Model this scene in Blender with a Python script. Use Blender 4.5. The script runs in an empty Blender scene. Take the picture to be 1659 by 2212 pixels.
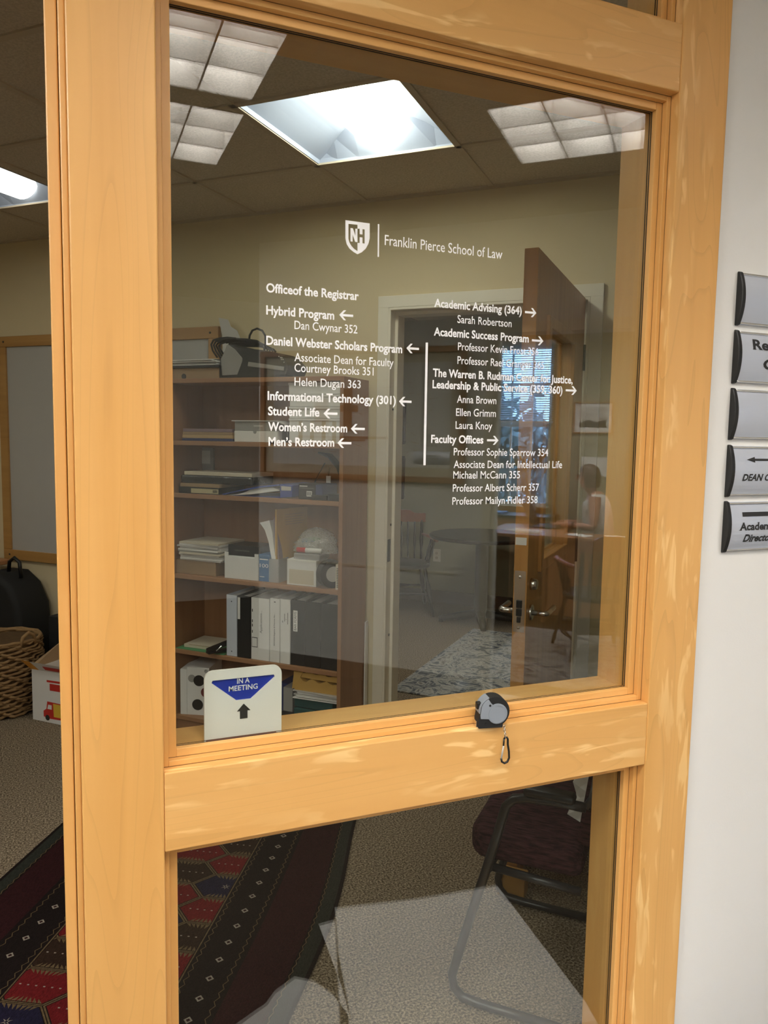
import bpy, bmesh, math, random
from mathutils import Vector, Matrix
from mathutils.geometry import tessellate_polygon

random.seed(7)
SC = bpy.context.scene
COL = SC.collection

# ------------------------------------------------------------------ camera, world, exposure
F_PX, EYE = 1647.0, 1.52
YAW, PITCH, ROLL = (math.radians(v) for v in (22.33, -5.51, 0.976))
_fw = Vector((math.sin(YAW) * math.cos(PITCH), math.cos(YAW) * math.cos(PITCH), math.sin(PITCH)))
_r0 = Vector((math.cos(YAW), -math.sin(YAW), 0.0))
_u0 = _r0.cross(_fw)
_rt = _r0 * math.cos(ROLL) + _u0 * math.sin(ROLL)
_up = _u0 * math.cos(ROLL) - _r0 * math.sin(ROLL)
cam_data = bpy.data.cameras.new('camera')
cam_data.sensor_fit = 'HORIZONTAL'
cam_data.sensor_width = 36.0
cam_data.lens = 36.0 * F_PX / 1659.0
cam_data.clip_start = 0.02
cam = bpy.data.objects.new('camera', cam_data)
COL.objects.link(cam)
_m = Matrix((_rt, _up, -_fw)).transposed().to_4x4()
_m.translation = Vector((0, 0, EYE))
cam.matrix_world = _m
SC.camera = cam

SC.view_settings.view_transform = 'Standard'
SC.view_settings.look = 'None'
SC.view_settings.gamma = 1.0
SC.view_settings.use_curve_mapping = False
SC.view_settings.exposure = 1.55

LAMP_CORRIDOR = 12.5      # radiance of the corridor louvre lights
LAMP_CORRIDOR_FILL = 42.0   # radiance of the unseen basket lights added to brighten the corridor
LAMP_OFFICE = 8.6         # radiance of the outer office basket light
LAMP_OFFICE_SIDE = 1.5
LAMP_OFFICE_FILL = 7.8    # the two unseen lights added further left to brighten the office
LAMP_INNER = 10.0          # room behind the open door
LAMP_DESK = 26.0           # room across the corridor
SKY = 8.0
LAMP_DESK_FILL = 30.0   # unseen lights added to brighten that room for its reflection

world = bpy.data.worlds.new('world')
SC.world = world
world.use_nodes = True
_bg = world.node_tree.nodes['Background']
_bg.inputs[0].default_value = (0.32, 0.55, 1.0, 1)
_bg.inputs[1].default_value = SKY

# ------------------------------------------------------------------ frames of reference
S2 = math.sqrt(0.5)
YG = 1.331                # corridor face of the pane
FR = {'G': (0.0, Vector((0, 0, 0))),
      'W': (-math.pi / 4, Vector((0, 0, 0))),           # outer office: x = along back wall, y = depth
      'V': (math.pi / 4, Vector((0, 2 * YG, 0)))}       # rooms across the corridor: x along wall, -y = depth


def ray(px, py):
    return (_rt * ((px - 829.5) / F_PX) - _up * ((py - 1106.0) / F_PX) + _fw)


def on_g(px, py, y):
    r = ray(px, py)
    p = r * (y / r.y)
    return p.x, p.z + EYE


def on_w(px, py, b):
    r = ray(px, py)
    p = r * (b / ((r.x + r.y) * S2))
    return (p.x - p.y) * S2, p.z + EYE


def on_z(px, py, z):
    r = ray(px, py)
    p = r * ((z - EYE) / r.z)
    return (p.x - p.y) * S2, (p.x + p.y) * S2


# ------------------------------------------------------------------ mesh builder
class MB:
    def __init__(self):
        self.v, self.f, self.mi = [], [], []

    def add(self, verts, faces, m=0, T=None):
        k = len(self.v)
        self.v += [tuple(T @ Vector(p)) if T is not None else tuple(p) for p in verts]
        self.f += [tuple(i + k for i in f) for f in faces]
        self.mi += [m] * len(faces)
        return self

    def box(self, x0, x1, y0, y1, z0, z1, m=0, T=None):
        vs = [(x0, y0, z0), (x1, y0, z0), (x1, y1, z0), (x0, y1, z0), (x0, y0, z1), (x1, y0, z1), (x1, y1, z1), (x0, y1, z1)]
        fs = [(0, 3, 2, 1), (4, 5, 6, 7), (0, 1, 5, 4), (1, 2, 6, 5), (2, 3, 7, 6), (3, 0, 4, 7)]
        return self.add(vs, fs, m, T)

    def prism(self, poly, d0, d1, axis='y', m=0, T=None):
        """poly: 2-D points; axis y -> points are (x,z), z -> (x,y), x -> (y,z)"""
        def p3(p, d):
            return {'y': (p[0], d, p[1]), 'z': (p[0], p[1], d), 'x': (d, p[0], p[1])}[axis]
        n = len(poly)
        vs = [p3(p, d0) for p in poly] + [p3(p, d1) for p in poly]
        tri = tessellate_polygon([[Vector((p[0], p[1], 0)) for p in poly]])
        fs = [tuple(t) for t in tri] + [tuple(i + n for i in reversed(t)) for t in tri]
        fs += [(i, (i + 1) % n, (i + 1) % n + n, i + n) for i in range(n)]
        return self.add(vs, fs, m, T)

    def flat(self, loops, fn, m=0):
        """tessellated polygon with holes, fn maps 2-D to 3-D"""
        pts = [p for l in loops for p in l]
        tri = tessellate_polygon([[Vector((p[0], p[1], 0)) for p in l] for l in loops])
        return self.add([fn(p) for p in pts], [tuple(t) for t in tri], m)

    def tube(self, pts, r, n=8, closed=False, m=0, caps=True, flat=1.0):
        pts = [Vector(p) for p in pts]
        k = len(pts)
        rs = r if isinstance(r, (list, tuple)) else [r] * k
        up = Vector((0, 0, 1))
        rings = []
        prev = None
        for i, p in enumerate(pts):
            if closed:
                t = pts[(i + 1) % k] - pts[i - 1]
            else:
                t = pts[min(i + 1, k - 1)] - pts[max(i - 1, 0)]
            t = t.normalized() if t.length > 1e-9 else Vector((0, 0, 1))
            if prev is None:
                a = up if abs(t.z) < 0.9 else Vector((1, 0, 0))
                s = t.cross(a).normalized()
            else:
                s = (prev - t * prev.dot(t)).normalized()
            prev = s
            q = t.cross(s)
            rings.append([p + (s * math.cos(2 * math.pi * j / n) + q * math.sin(2 * math.pi * j / n) * flat) * rs[i] for j in range(n)])
        vs = [v for g in rings for v in g]
        fs = []
        for i in range(k if closed else k - 1):
            a, b = i * n, ((i + 1) % k) * n
            for j in range(n):
                fs.append((a + j, a + (j + 1) % n, b + (j + 1) % n, b + j))
        if caps and not closed:
            fs.append(tuple(reversed(range(n))))
            fs.append(tuple(range((k - 1) * n, k * n)))
        return self.add(vs, fs, m)

    def lathe(self, prof, n=24, c=(0, 0, 0), m=0, axis='z', close=False):
        vs, fs = [], []
        for r, z in prof:
            for j in range(n):
                a = 2 * math.pi * j / n
                q = (r * math.cos(a), r * math.sin(a), z)
                if axis == 'y':
                    q = (q[0], q[2], q[1])
                elif axis == 'x':
                    q = (q[2], q[0], q[1])
                vs.append((q[0] + c[0], q[1] + c[1], q[2] + c[2]))
        k = len(prof)
        for i in range(k - 1):
            for j in range(n):
                fs.append((i * n + j, i * n + (j + 1) % n, (i + 1) * n + (j + 1) % n, (i + 1) * n + j))
        if prof[0][0] > 1e-6:
            fs.append(tuple(reversed(range(n))))
        if prof[-1][0] > 1e-6:
            fs.append(tuple(range((k - 1) * n, k * n)))
        return self.add(vs, fs, m)

    def build(self, name, mats, parent=None, smooth=False, bevel=0.0, fix=True, seg=2, subsurf=0):
        me = bpy.data.meshes.new(name)
        me.from_pydata(self.v, [], self.f)
        if fix:
            bm = bmesh.new()
            bm.from_mesh(me)
            bmesh.ops.remove_doubles(bm, verts=bm.verts, dist=1e-6)
            bmesh.ops.recalc_face_normals(bm, faces=bm.faces)
            bm.to_mesh(me)
            bm.free()
        mats = mats if isinstance(mats, (list, tuple)) else [mats]
        for x in mats:
            me.materials.append(x)
        if len(mats) > 1 and len(me.polygons) == len(self.mi):
            for p, i in zip(me.polygons, self.mi):
                p.material_index = i
        for p in me.polygons:
            p.use_smooth = smooth
        o = bpy.data.objects.new(name, me)
        COL.objects.link(o)
        if parent is not None:
            o.parent = parent
        if bevel:
            b = o.modifiers.new('bevel', 'BEVEL')
            b.width = bevel
            b.segments = seg
            b.limit_method = 'ANGLE'
            b.angle_limit = math.radians(40)
        if subsurf:
            s = o.modifiers.new('subsurf', 'SUBSURF')
            s.levels = s.render_levels = subsurf
        return o


def place(o, frame, loc=(0, 0, 0), rot=0.0):
    ang, org = FR[frame]
    o.location = org + Matrix.Rotation(ang, 3, 'Z') @ Vector(loc)
    o.rotation_euler = (0, 0, ang + rot)
    return o


def tag(o, label, cat, group=None):
    o['label'] = label
    o['category'] = cat
    if group:
        o['group'] = group
    return o


def thing(name, label, cat, frame, loc=(0, 0, 0), rot=0.0, group=None):
    o = bpy.data.objects.new(name, None)
    o.empty_display_size = 0.1
    COL.objects.link(o)
    place(o, frame, loc, rot)
    return tag(o, label, cat, group)


def solo(mb, name, label, cat, mats, frame, loc=(0, 0, 0), rot=0.0, group=None, **kw):
    o = mb.build(name, mats, None, **kw)
    place(o, frame, loc, rot)
    return tag(o, label, cat, group)


def struct(o, frame=None, loc=(0, 0, 0), rot=0.0):
    if frame:
        place(o, frame, loc, rot)
    o['kind'] = 'structure'
    return o


def struct_empty(name, frame='G', loc=(0, 0, 0)):
    o = bpy.data.objects.new(name, None)
    COL.objects.link(o)
    place(o, frame, loc)
    o['kind'] = 'structure'
    return o


def label_part(o, text):
    o['label'] = text
    return o


# ------------------------------------------------------------------ lettering
_txt = {}


def glyphs(s, bold=0.0, shear=0.0):
    key = (s, bold, shear)
    if key in _txt:
        return _txt[key]
    cu = bpy.data.curves.new('t', 'FONT')
    cu.body = s
    cu.offset = bold
    cu.shear = shear
    cu.resolution_u = 3
    ob = bpy.data.objects.new('t', cu)
    COL.objects.link(ob)
    dg = bpy.context.evaluated_depsgraph_get()
    dg.update()
    me = bpy.data.meshes.new_from_object(ob.evaluated_get(dg))
    vs = [tuple(v.co) for v in me.vertices]
    fs = [tuple(p.vertices) for p in me.polygons]
    x0 = min(v[0] for v in vs)
    x1 = max(v[0] for v in vs)
    vs = [((v[0] - x0) / (x1 - x0), v[1]) for v in vs]   # u 0..1, v in em with baseline 0
    bpy.data.objects.remove(ob)
    bpy.data.curves.remove(cu)
    bpy.data.meshes.remove(me)
    _txt[key] = (vs, fs)
    return vs, fs


def write(mb, s, x0, x1, z0, em, fn, bold=0.0, m=0, shear=0.0):
    """lettering from x0 to x1 on baseline z0; fn maps (x, z) to 3-D"""
    vs, fs = glyphs(s, bold, shear)
    mb.add([fn((x0 + (x1 - x0) * u, z0 + em * v)) for u, v in vs], fs, m)
    return mb


def write_serif(mb, s, x0, x1, z0, em, fn, bold=0.0, m=0, shear=0.0):
    """as write(), with small slab serifs added to the flat stem ends"""
    vs, fs = glyphs(s, bold, shear)
    write(mb, s, x0, x1, z0, em, fn, bold, m, shear)
    w = (x1 - x0) / em
    cnt = {}
    for f in fs:
        for i in range(len(f)):
            e = tuple(sorted((f[i], f[(i + 1) % len(f)])))
            cnt[e] = cnt.get(e, 0) + 1
    for (i, j), c in cnt.items():
        if c != 1:
            continue
        (ua, va), (ub, vb) = vs[i], vs[j]
        ln = abs(ua - ub) * w
        if abs(va - vb) < 1e-4 and 0.05 < ln < 0.24:
            lo = min(ua, ub) * w - 0.055
            hi = max(ua, ub) * w + 0.055
            low = va < 0.05
            if not low and va < 0.40:
                continue
            p, q = (va, va + 0.038) if low else (va - 0.038, va)
            mb.add([fn((x0 + em * a_, z0 + em * b_)) for a_, b_ in ((lo, p), (hi, p), (hi, q), (lo, q))], [(0, 1, 2, 3)], m)
    return mb


# ------------------------------------------------------------------ materials
def _new(name):
    m = bpy.data.materials.new(name)
    m.use_nodes = True
    nt = m.node_tree
    return m, nt, nt.nodes['Principled BSDF']


def _node(nt, t, **kw):
    n = nt.nodes.new(t)
    for k, v in kw.items():
        setattr(n, k, v)
    return n


def rgb(r, g, b):
    def c(x):
        x /= 255.0
        return x / 12.92 if x <= 0.04045 else ((x + 0.055) / 1.055) ** 2.4
    return (c(r), c(g), c(b), 1.0)


def plain(name, col, rough=0.6, metal=0.0, var=0.08, scale=12.0, bump=0.0, bscale=200.0, spec=0.5, emit=0.0, alpha=1.0):
    m, nt, bs = _new(name)
    tc = _node(nt, 'ShaderNodeTexCoord')
    nz = _node(nt, 'ShaderNodeTexNoise')
    nz.inputs['Scale'].default_value = scale
    nz.inputs['Detail'].default_value = 4
    nt.links.new(tc.outputs['Object'], nz.inputs['Vector'])
    mx = _node(nt, 'ShaderNodeMix', data_type='RGBA')
    mx.inputs[6].default_value = tuple(c * (1 - var) for c in col[:3]) + (1,)
    mx.inputs[7].default_value = tuple(min(1, c * (1 + var)) for c in col[:3]) + (1,)
    nt.links.new(nz.outputs['Fac'], mx.inputs[0])
    nt.links.new(mx.outputs[2], bs.inputs['Base Color'])
    bs.inputs['Roughness'].default_value = rough
    bs.inputs['Metallic'].default_value = metal
    bs.inputs['Specular IOR Level'].default_value = spec
    if emit:
        bs.inputs['Emission Color'].default_value = col
        bs.inputs['Emission Strength'].default_value = emit
    if alpha < 1:
        bs.inputs['Alpha'].default_value = alpha
    if bump:
        n2 = _node(nt, 'ShaderNodeTexNoise')
        n2.inputs['Scale'].default_value = bscale
        nt.links.new(tc.outputs['Object'], n2.inputs['Vector'])
        bp = _node(nt, 'ShaderNodeBump')
        bp.inputs['Strength'].default_value = bump
        bp.inputs['Distance'].default_value = 0.004
        nt.links.new(n2.outputs['Fac'], bp.inputs['Height'])
        nt.links.new(bp.outputs['Normal'], bs.inputs['Normal'])
    return m


def wood(name, base, dark, light, axis='z', fleck=0.0, rough=0.38, lines=0.5, freq=1.0, off=(0, 0, 0)):
    """long grained timber: streaks, contour (cathedral) lines and silvery flecks along the grain"""
    m, nt, bs = _new(name)
    tc = _node(nt, 'ShaderNodeTexCoord')

    def mapped(along, across):
        mp = _node(nt, 'ShaderNodeMapping')
        sc = [across * freq] * 3
        sc['xyz'.index(axis)] = along * freq
        mp.inputs['Scale'].default_value = sc
        mp.inputs['Location'].default_value = off
        nt.links.new(tc.outputs['Object'], mp.inputs['Vector'])
        return mp.outputs['Vector']

    def noise(vec, detail=3.0, dist=0.0):
        n = _node(nt, 'ShaderNodeTexNoise')
        n.inputs['Scale'].default_value = 1.0
        n.inputs['Detail'].default_value = detail
        n.inputs['Distortion'].default_value = dist
        nt.links.new(vec, n.inputs['Vector'])
        return n.outputs['Fac']

    def ramp(fac, stops):
        r = _node(nt, 'ShaderNodeValToRGB')
        while len(r.color_ramp.elements) < len(stops):
            r.color_ramp.elements.new(0.5)
        for e, (p, c) in zip(r.color_ramp.elements, stops):
            e.position = p
            e.color = c if len(c) == 4 else (c[0], c[1], c[2], 1)
        nt.links.new(fac, r.inputs[0])
        return r.outputs[0]

    def mixc(fac, a, b, mode='MIX', f0=None):
        x = _node(nt, 'ShaderNodeMix', data_type='RGBA', blend_type=mode)
        if f0 is not None:
            x.inputs[0].default_value = f0
        if fac is not None:
            nt.links.new(fac, x.inputs[0])
        for s, v in ((6, a), (7, b)):
            if isinstance(v, tuple):
                x.inputs[s].default_value = v
            else:
                nt.links.new(v, x.inputs[s])
        return x.outputs[2]

    def mul(a, k):
        x = _node(nt, 'ShaderNodeMath', operation='MULTIPLY')
        nt.links.new(a, x.inputs[0])
        x.inputs[1].default_value = k
        return x.outputs[0]

    w = (1.0, 1.0, 1.0, 1)
    b0 = (0.0, 0.0, 0.0, 1)
    streak = noise(mapped(1.1, 26.0), 5.0, 0.4)
    c = mixc(ramp(streak, [(0.3, b0), (0.7, w)]), base, dark)
    c = mixc(mul(ramp(noise(mapped(0.8, 4.5), 2.0), [(0.35, b0), (0.65, w)]), 0.45), c, light)
    fr = _node(nt, 'ShaderNodeMath', operation='FRACT')
    nt.links.new(mul(noise(mapped(0.7, 6.5), 1.5, 0.5), 19.0), fr.inputs[0])
    line = ramp(fr.outputs[0], [(0.0, w), (0.16, b0), (1.0, b0)])
    c = mixc(mul(line, lines * 0.5), c, tuple(x * 0.72 for x in dark[:3]) + (1,))
    if fleck > 0:
        fl = ramp(noise(mapped(7.0, 38.0), 2.0, 0.8), [(0.555, b0), (0.64, w)])
        reg = ramp(noise(mapped(2.2, 9.0), 1.0), [(0.40, b0), (0.56, w)])
        mm = _node(nt, 'ShaderNodeMath', operation='MULTIPLY')
        nt.links.new(fl, mm.inputs[0])
        nt.links.new(reg, mm.inputs[1])
        c = mixc(mul(mm.outputs[0], fleck), c, tuple(min(1, x * 1.25 + 0.06) for x in light[:3]) + (1,))
    nt.links.new(c, bs.inputs['Base Color'])
    bs.inputs['Roughness'].default_value = rough
    bp = _node(nt, 'ShaderNodeBump')
    bp.inputs['Strength'].default_value = 0.06
    bp.inputs['Distance'].default_value = 0.002
    nt.links.new(streak, bp.inputs['Height'])
    nt.links.new(bp.outputs['Normal'], bs.inputs['Normal'])
    return m


def speckle(name, cols, scale=260.0, rough=0.95, bump=0.8, stretch=(1, 1, 1)):
    m, nt, bs = _new(name)
    tc = _node(nt, 'ShaderNodeTexCoord')
    mp = _node(nt, 'ShaderNodeMapping')
    mp.inputs['Scale'].default_value = stretch
    nt.links.new(tc.outputs['Object'], mp.inputs['Vector'])
    n = _node(nt, 'ShaderNodeTexNoise')
    n.inputs['Scale'].default_value = scale
    n.inputs['Detail'].default_value = 2.5
    n.inputs['Roughness'].default_value = 0.7
    nt.links.new(mp.outputs[0], n.inputs['Vector'])
    r = _node(nt, 'ShaderNodeValToRGB')
    r.color_ramp.elements[0].position = 0.36
    r.color_ramp.elements[0].color = cols[0]
    r.color_ramp.elements[1].position = 0.64
    r.color_ramp.elements[1].color = cols[-1]
    if len(cols) == 3:
        e = r.color_ramp.elements.new(0.5)
        e.color = cols[1]
    nt.links.new(n.outputs['Fac'], r.inputs[0])
    nt.links.new(r.outputs[0], bs.inputs['Base Color'])
    bs.inputs['Roughness'].default_value = rough
    bs.inputs['Specular IOR Level'].default_value = 0.1
    bp = _node(nt, 'ShaderNodeBump')
    bp.inputs['Strength'].default_value = bump
    bp.inputs['Distance'].default_value = 0.004
    nt.links.new(n.outputs['Fac'], bp.inputs['Height'])
    nt.links.new(bp.outputs['Normal'], bs.inputs['Normal'])
    return m


def glass(name, tint, f0=0.045):
    """clear pane: Schlick reflection over straight-through transmission"""
    m = bpy.data.materials.new(name)
    m.use_nodes = True
    nt = m.node_tree
    nt.nodes.clear()
    out = _node(nt, 'ShaderNodeOutputMaterial')
    tr = _node(nt, 'ShaderNodeBsdfTransparent')
    tr.inputs[0].default_value = tint
    gl = _node(nt, 'ShaderNodeBsdfGlossy')
    gl.inputs['Roughness'].default_value = 0.0
    gl.inputs['Color'].default_value = (1, 1, 1, 1)
    lw = _node(nt, 'ShaderNodeLayerWeight')
    lw.inputs['Blend'].default_value = 0.5          # 'Facing' = 1 - cos(angle)
    p = _node(nt, 'ShaderNodeMath', operation='POWER')
    nt.links.new(lw.outputs['Facing'], p.inputs[0])
    p.inputs[1].default_value = 5.0
    ma = _node(nt, 'ShaderNodeMath', operation='MULTIPLY_ADD')
    nt.links.new(p.outputs[0], ma.inputs[0])
    ma.inputs[1].default_value = 1.0 - f0
    ma.inputs[2].default_value = f0
    mx = _node(nt, 'ShaderNodeMixShader')
    nt.links.new(ma.outputs[0], mx.inputs[0])
    nt.links.new(tr.outputs[0], mx.inputs[1])
    nt.links.new(gl.outputs[0], mx.inputs[2])
    nt.links.new(mx.outputs[0], out.inputs['Surface'])
    return m


def film(name, col, opacity=0.35, rough=0.25):
    m = bpy.data.materials.new(name)
    m.use_nodes = True
    nt = m.node_tree
    bs = nt.nodes['Principled BSDF']
    out = nt.nodes['Material Output']
    bs.inputs['Base Color'].default_value = col
    bs.inputs['Roughness'].default_value = rough
    tr = _node(nt, 'ShaderNodeBsdfTransparent')
    mx = _node(nt, 'ShaderNodeMixShader')
    nz = _node(nt, 'ShaderNodeTexNoise')
    nz.inputs['Scale'].default_value = 30
    rp = _node(nt, 'ShaderNodeMapRange')
    rp.inputs[3].default_value = opacity * 0.6
    rp.inputs[4].default_value = min(1, opacity * 1.4)
    nt.links.new(nz.outputs['Fac'], rp.inputs[0])
    nt.links.new(rp.outputs[0], mx.inputs[0])
    nt.links.new(tr.outputs[0], mx.inputs[1])
    nt.links.new(bs.outputs[0], mx.inputs[2])
    nt.links.new(mx.outputs[0], out.inputs['Surface'])
    return m


def glow(name, col, strength):
    m = bpy.data.materials.new(name)
    m.use_nodes = True
    nt = m.node_tree
    nt.nodes.clear()
    out = _node(nt, 'ShaderNodeOutputMaterial')
    em = _node(nt, 'ShaderNodeEmission')
    em.inputs[0].default_value = col
    em.inputs[1].default_value = strength
    nt.links.new(em.outputs[0], out.inputs['Surface'])
    return m


MB_, MD_, ML_ = (0.78, 0.42, 0.125, 1), (0.70, 0.36, 0.10, 1), (0.84, 0.50, 0.19, 1)
M = {}
M['maple_v'] = wood('maple_upright', MB_, MD_, ML_, 'z', fleck=0.0, lines=0.45)
M['maple_vf'] = wood('maple_upright_flecked', MB_, MD_, ML_, 'z', fleck=0.55, lines=0.6, off=(3, 1, 2))
M['maple_h'] = wood('maple_level', MB_, MD_, ML_, 'x', fleck=0.75, lines=0.4, off=(1, 5, 2))
M['maple_hs'] = wood('maple_bead', (0.80, 0.45, 0.14, 1), MD_, ML_, 'x', fleck=0.1, lines=0.15)
M['maple_vs'] = wood('maple_bead_upright', (0.76, 0.41, 0.12, 1), MD_, ML_, 'z', fleck=0.1, lines=0.15)
M['oak_door'] = wood('door_oak', (0.50, 0.24, 0.06, 1), (0.38, 0.165, 0.035, 1), (0.55, 0.29, 0.085, 1), 'z', lines=0.25, rough=0.45)
M['shelf_wood'] = wood('bookcase_laminate', (0.38, 0.19, 0.09, 1), (0.30, 0.145, 0.065, 1), (0.42, 0.225, 0.11, 1), 'x', lines=0.2, rough=0.5)
M['shelf_wood_v'] = wood('bookcase_laminate_upright', (0.34, 0.17, 0.078, 1), (0.28, 0.132, 0.058, 1), (0.38, 0.20, 0.092, 1), 'z', lines=0.25, rough=0.5)
M['desk_wood'] = wood('desk_veneer', (0.42, 0.19, 0.08, 1), (0.32, 0.13, 0.05, 1), (0.46, 0.24, 0.10, 1), 'x', lines=0.25)
M['cherry'] = wood('cherry_wood', (0.36, 0.10, 0.035, 1), (0.28, 0.07, 0.025, 1), (0.42, 0.14, 0.05, 1), 'x', lines=0.2, rough=0.3)
M['frame_oak'] = wood('frame_oak', (0.45, 0.24, 0.07, 1), (0.36, 0.18, 0.05, 1), (0.5, 0.29, 0.1, 1), 'x', lines=0.25)
M['tan_wall'] = plain('tan_wall_paint', (0.66, 0.555, 0.35, 1), 0.9, var=0.03, scale=3, bump=0.05)
M['white_wall'] = plain('white_wall_paint', (0.81, 0.80, 0.765, 1), 0.9, var=0.02, scale=3, bump=0.05)
M['green_wall'] = plain('grey_green_wall_paint', (0.38, 0.37, 0.26, 1), 0.9, var=0.03, scale=3, bump=0.05)
M['metal_trim'] = plain('cream_painted_metal', (0.78, 0.73, 0.60, 1), 0.5, var=0.03)
M['tile'] = speckle('ceiling_tile', [(0.52, 0.46, 0.37, 1), (0.66, 0.585, 0.475, 1)], scale=120, bump=0.25)
M['tbar'] = plain('ceiling_tee', (0.52, 0.44, 0.33, 1), 0.6, var=0.04)
M['carpet'] = speckle('loop_carpet', [(0.05, 0.036, 0.022, 1), (0.20, 0.155, 0.105, 1), (0.42, 0.34, 0.24, 1)], scale=150, stretch=(1, 1.0, 1))
M['carpet_dark'] = speckle('corridor_carpet', [(0.03, 0.025, 0.02, 1), (0.10, 0.08, 0.06, 1)], scale=220)
M['base_brown'] = plain('brown_vinyl_base', (0.10, 0.075, 0.055, 1), 0.6)
M['pane'] = glass('window_glass', (0.90, 0.92, 0.90, 1), 0.055)
M['lite'] = glass('door_glass', (0.93, 0.96, 0.93, 1), 0.03)
M['joint'] = plain('dark_joint', (0.16, 0.07, 0.02, 1), 0.8)
M['gasket'] = plain('black_gasket', (0.012, 0.01, 0.008, 1), 0.7)
M['vinyl'] = plain('white_vinyl', (0.92, 0.92, 0.92, 1), 0.6, var=0.01)
M['white'] = plain('white_card', (0.78, 0.77, 0.74, 1), 0.7, var=0.04)
M['paper'] = plain('paper', (0.80, 0.79, 0.76, 1), 0.85, var=0.03)
M['cream'] = plain('cream_card', (0.62, 0.55, 0.42, 1), 0.8)
M['card'] = plain('brown_cardboard', (0.36, 0.24, 0.13, 1), 0.85, bump=0.1)
M['black'] = plain('black_plastic', (0.009, 0.009, 0.009, 1), 0.4)
M['matte_black'] = plain('matte_black', (0.009, 0.009, 0.009, 1), 0.75)
M['black_paint'] = plain('black_paint', (0.012, 0.012, 0.011, 1), 0.4)
M['dark_grey'] = plain('dark_grey', (0.028, 0.028, 0.026, 1), 0.55)
M['grey'] = plain('grey_plastic', (0.32, 0.31, 0.29, 1), 0.55)
M['light_grey'] = plain('light_grey_plastic', (0.55, 0.53, 0.50, 1), 0.5)
M['steel'] = plain('brushed_steel', (0.62, 0.60, 0.57, 1), 0.25, metal=1.0)
M['chrome'] = plain('chrome', (0.8, 0.8, 0.8, 1), 0.1, metal=1.0)
M['silver'] = plain('satin_aluminium', (0.58, 0.62, 0.70, 1), 0.42, metal=0.35, var=0.02, bump=0.04, bscale=400)
M['sign_silver'] = plain('sign_satin', (0.90, 0.88, 0.84, 1), 0.5, metal=0.0, var=0.02)
M['blue_dark'] = plain('navy_card', (0.02, 0.035, 0.13, 1), 0.5)
M['blue'] = plain('royal_blue', (0.012, 0.04, 0.42, 1), 0.35)
M['blue_box'] = plain('mid_blue_card', (0.03, 0.14, 0.34, 1), 0.5)
M['blue_binder'] = plain('blue_vinyl', (0.06, 0.09, 0.34, 1), 0.4)
M['pale_blue'] = plain('pale_blue_vinyl', (0.62, 0.66, 0.74, 1), 0.45)
M['purple'] = plain('mauve_card', (0.25, 0.17, 0.19, 1), 0.7)
M['tan_folder'] = plain('buff_folder', (0.50, 0.34, 0.17, 1), 0.8)
M['manila'] = plain('gold_envelope', (0.56, 0.33, 0.08, 1), 0.75, bump=0.15, bscale=60)
M['green_folder'] = plain('green_folder', (0.10, 0.30, 0.13, 1), 0.7)
M['teal'] = plain('teal_wrap', (0.03, 0.09, 0.09, 1), 0.25)
M['red'] = plain('red_print', (0.55, 0.03, 0.02, 1), 0.6)
M['dark_red'] = plain('dark_red', (0.16, 0.02, 0.02, 1), 0.6)
M['orange'] = plain('orange_print', (0.75, 0.34, 0.05, 1), 0.6)
M['yellow'] = plain('yellow_print', (0.75, 0.50, 0.05, 1), 0.6)
M['gold_label'] = plain('gold_label', (0.55, 0.48, 0.28, 1), 0.6)
M['whiteboard'] = plain('whiteboard_enamel', (0.43, 0.42, 0.40, 1), 0.35, var=0.02)
M['print'] = plain('black_print', (0.02, 0.02, 0.02, 1), 0.7)
M['bag'] = film('clear_bag', (0.75, 0.75, 0.70, 1), 0.35)
M['clear'] = film('clear_plastic', (0.6, 0.6, 0.6, 1), 0.45)
M['blade'] = plain('louvre_blade', (0.42, 0.41, 0.40, 1), 0.35)
M['lamp_body'] = plain('lamp_enamel', (0.33, 0.375, 0.48, 1), 0.5, var=0.01)
M['burgundy'] = speckle('burgundy_upholstery', [(0.018, 0.008, 0.010, 1), (0.075, 0.030, 0.036, 1)], scale=90, stretch=(0.25, 1.4, 1.4), bump=0.4)
M['tube_black'] = plain('black_tube', (0.025, 0.025, 0.027, 1), 0.3)
M['straw'] = plain('water_hyacinth', (0.30, 0.18, 0.075, 1), 0.8, var=0.35, scale=40)
M['skin'] = plain('skin', (0.55, 0.28, 0.19, 1), 0.55, var=0.05)
M['hair'] = plain('brown_hair', (0.07, 0.032, 0.016, 1), 0.5, var=0.3, scale=60)
M['white_cloth'] = plain('white_cloth', (0.75, 0.74, 0.72, 1), 0.9, bump=0.2)


def slat_material():
    m, nt, bs = _new('translucent_slat')
    bs.inputs['Base Color'].default_value = (0.8, 0.82, 0.85, 1)
    tl = _node(nt, 'ShaderNodeBsdfTranslucent')
    tl.inputs[0].default_value = (0.8, 0.85, 0.9, 1)
    mx = _node(nt, 'ShaderNodeMixShader')
    mx.inputs[0].default_value = 0.6
    nt.links.new(bs.outputs[0], mx.inputs[1])
    nt.links.new(tl.outputs[0], mx.inputs[2])
    nt.links.new(mx.outputs[0], nt.nodes['Material Output'].inputs['Surface'])
    return m


M['slat'] = slat_material()
M['leaf'] = speckle('tree_foliage', [(0.16, 0.20, 0.20, 1), (0.28, 0.33, 0.33, 1), (0.42, 0.48, 0.46, 1)], scale=6, bump=0.5)
M['bark'] = plain('tree_bark', (0.06, 0.045, 0.03, 1), 0.9, var=0.3)

# ================================================================== SETTING
EPS = 0.0005


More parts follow.
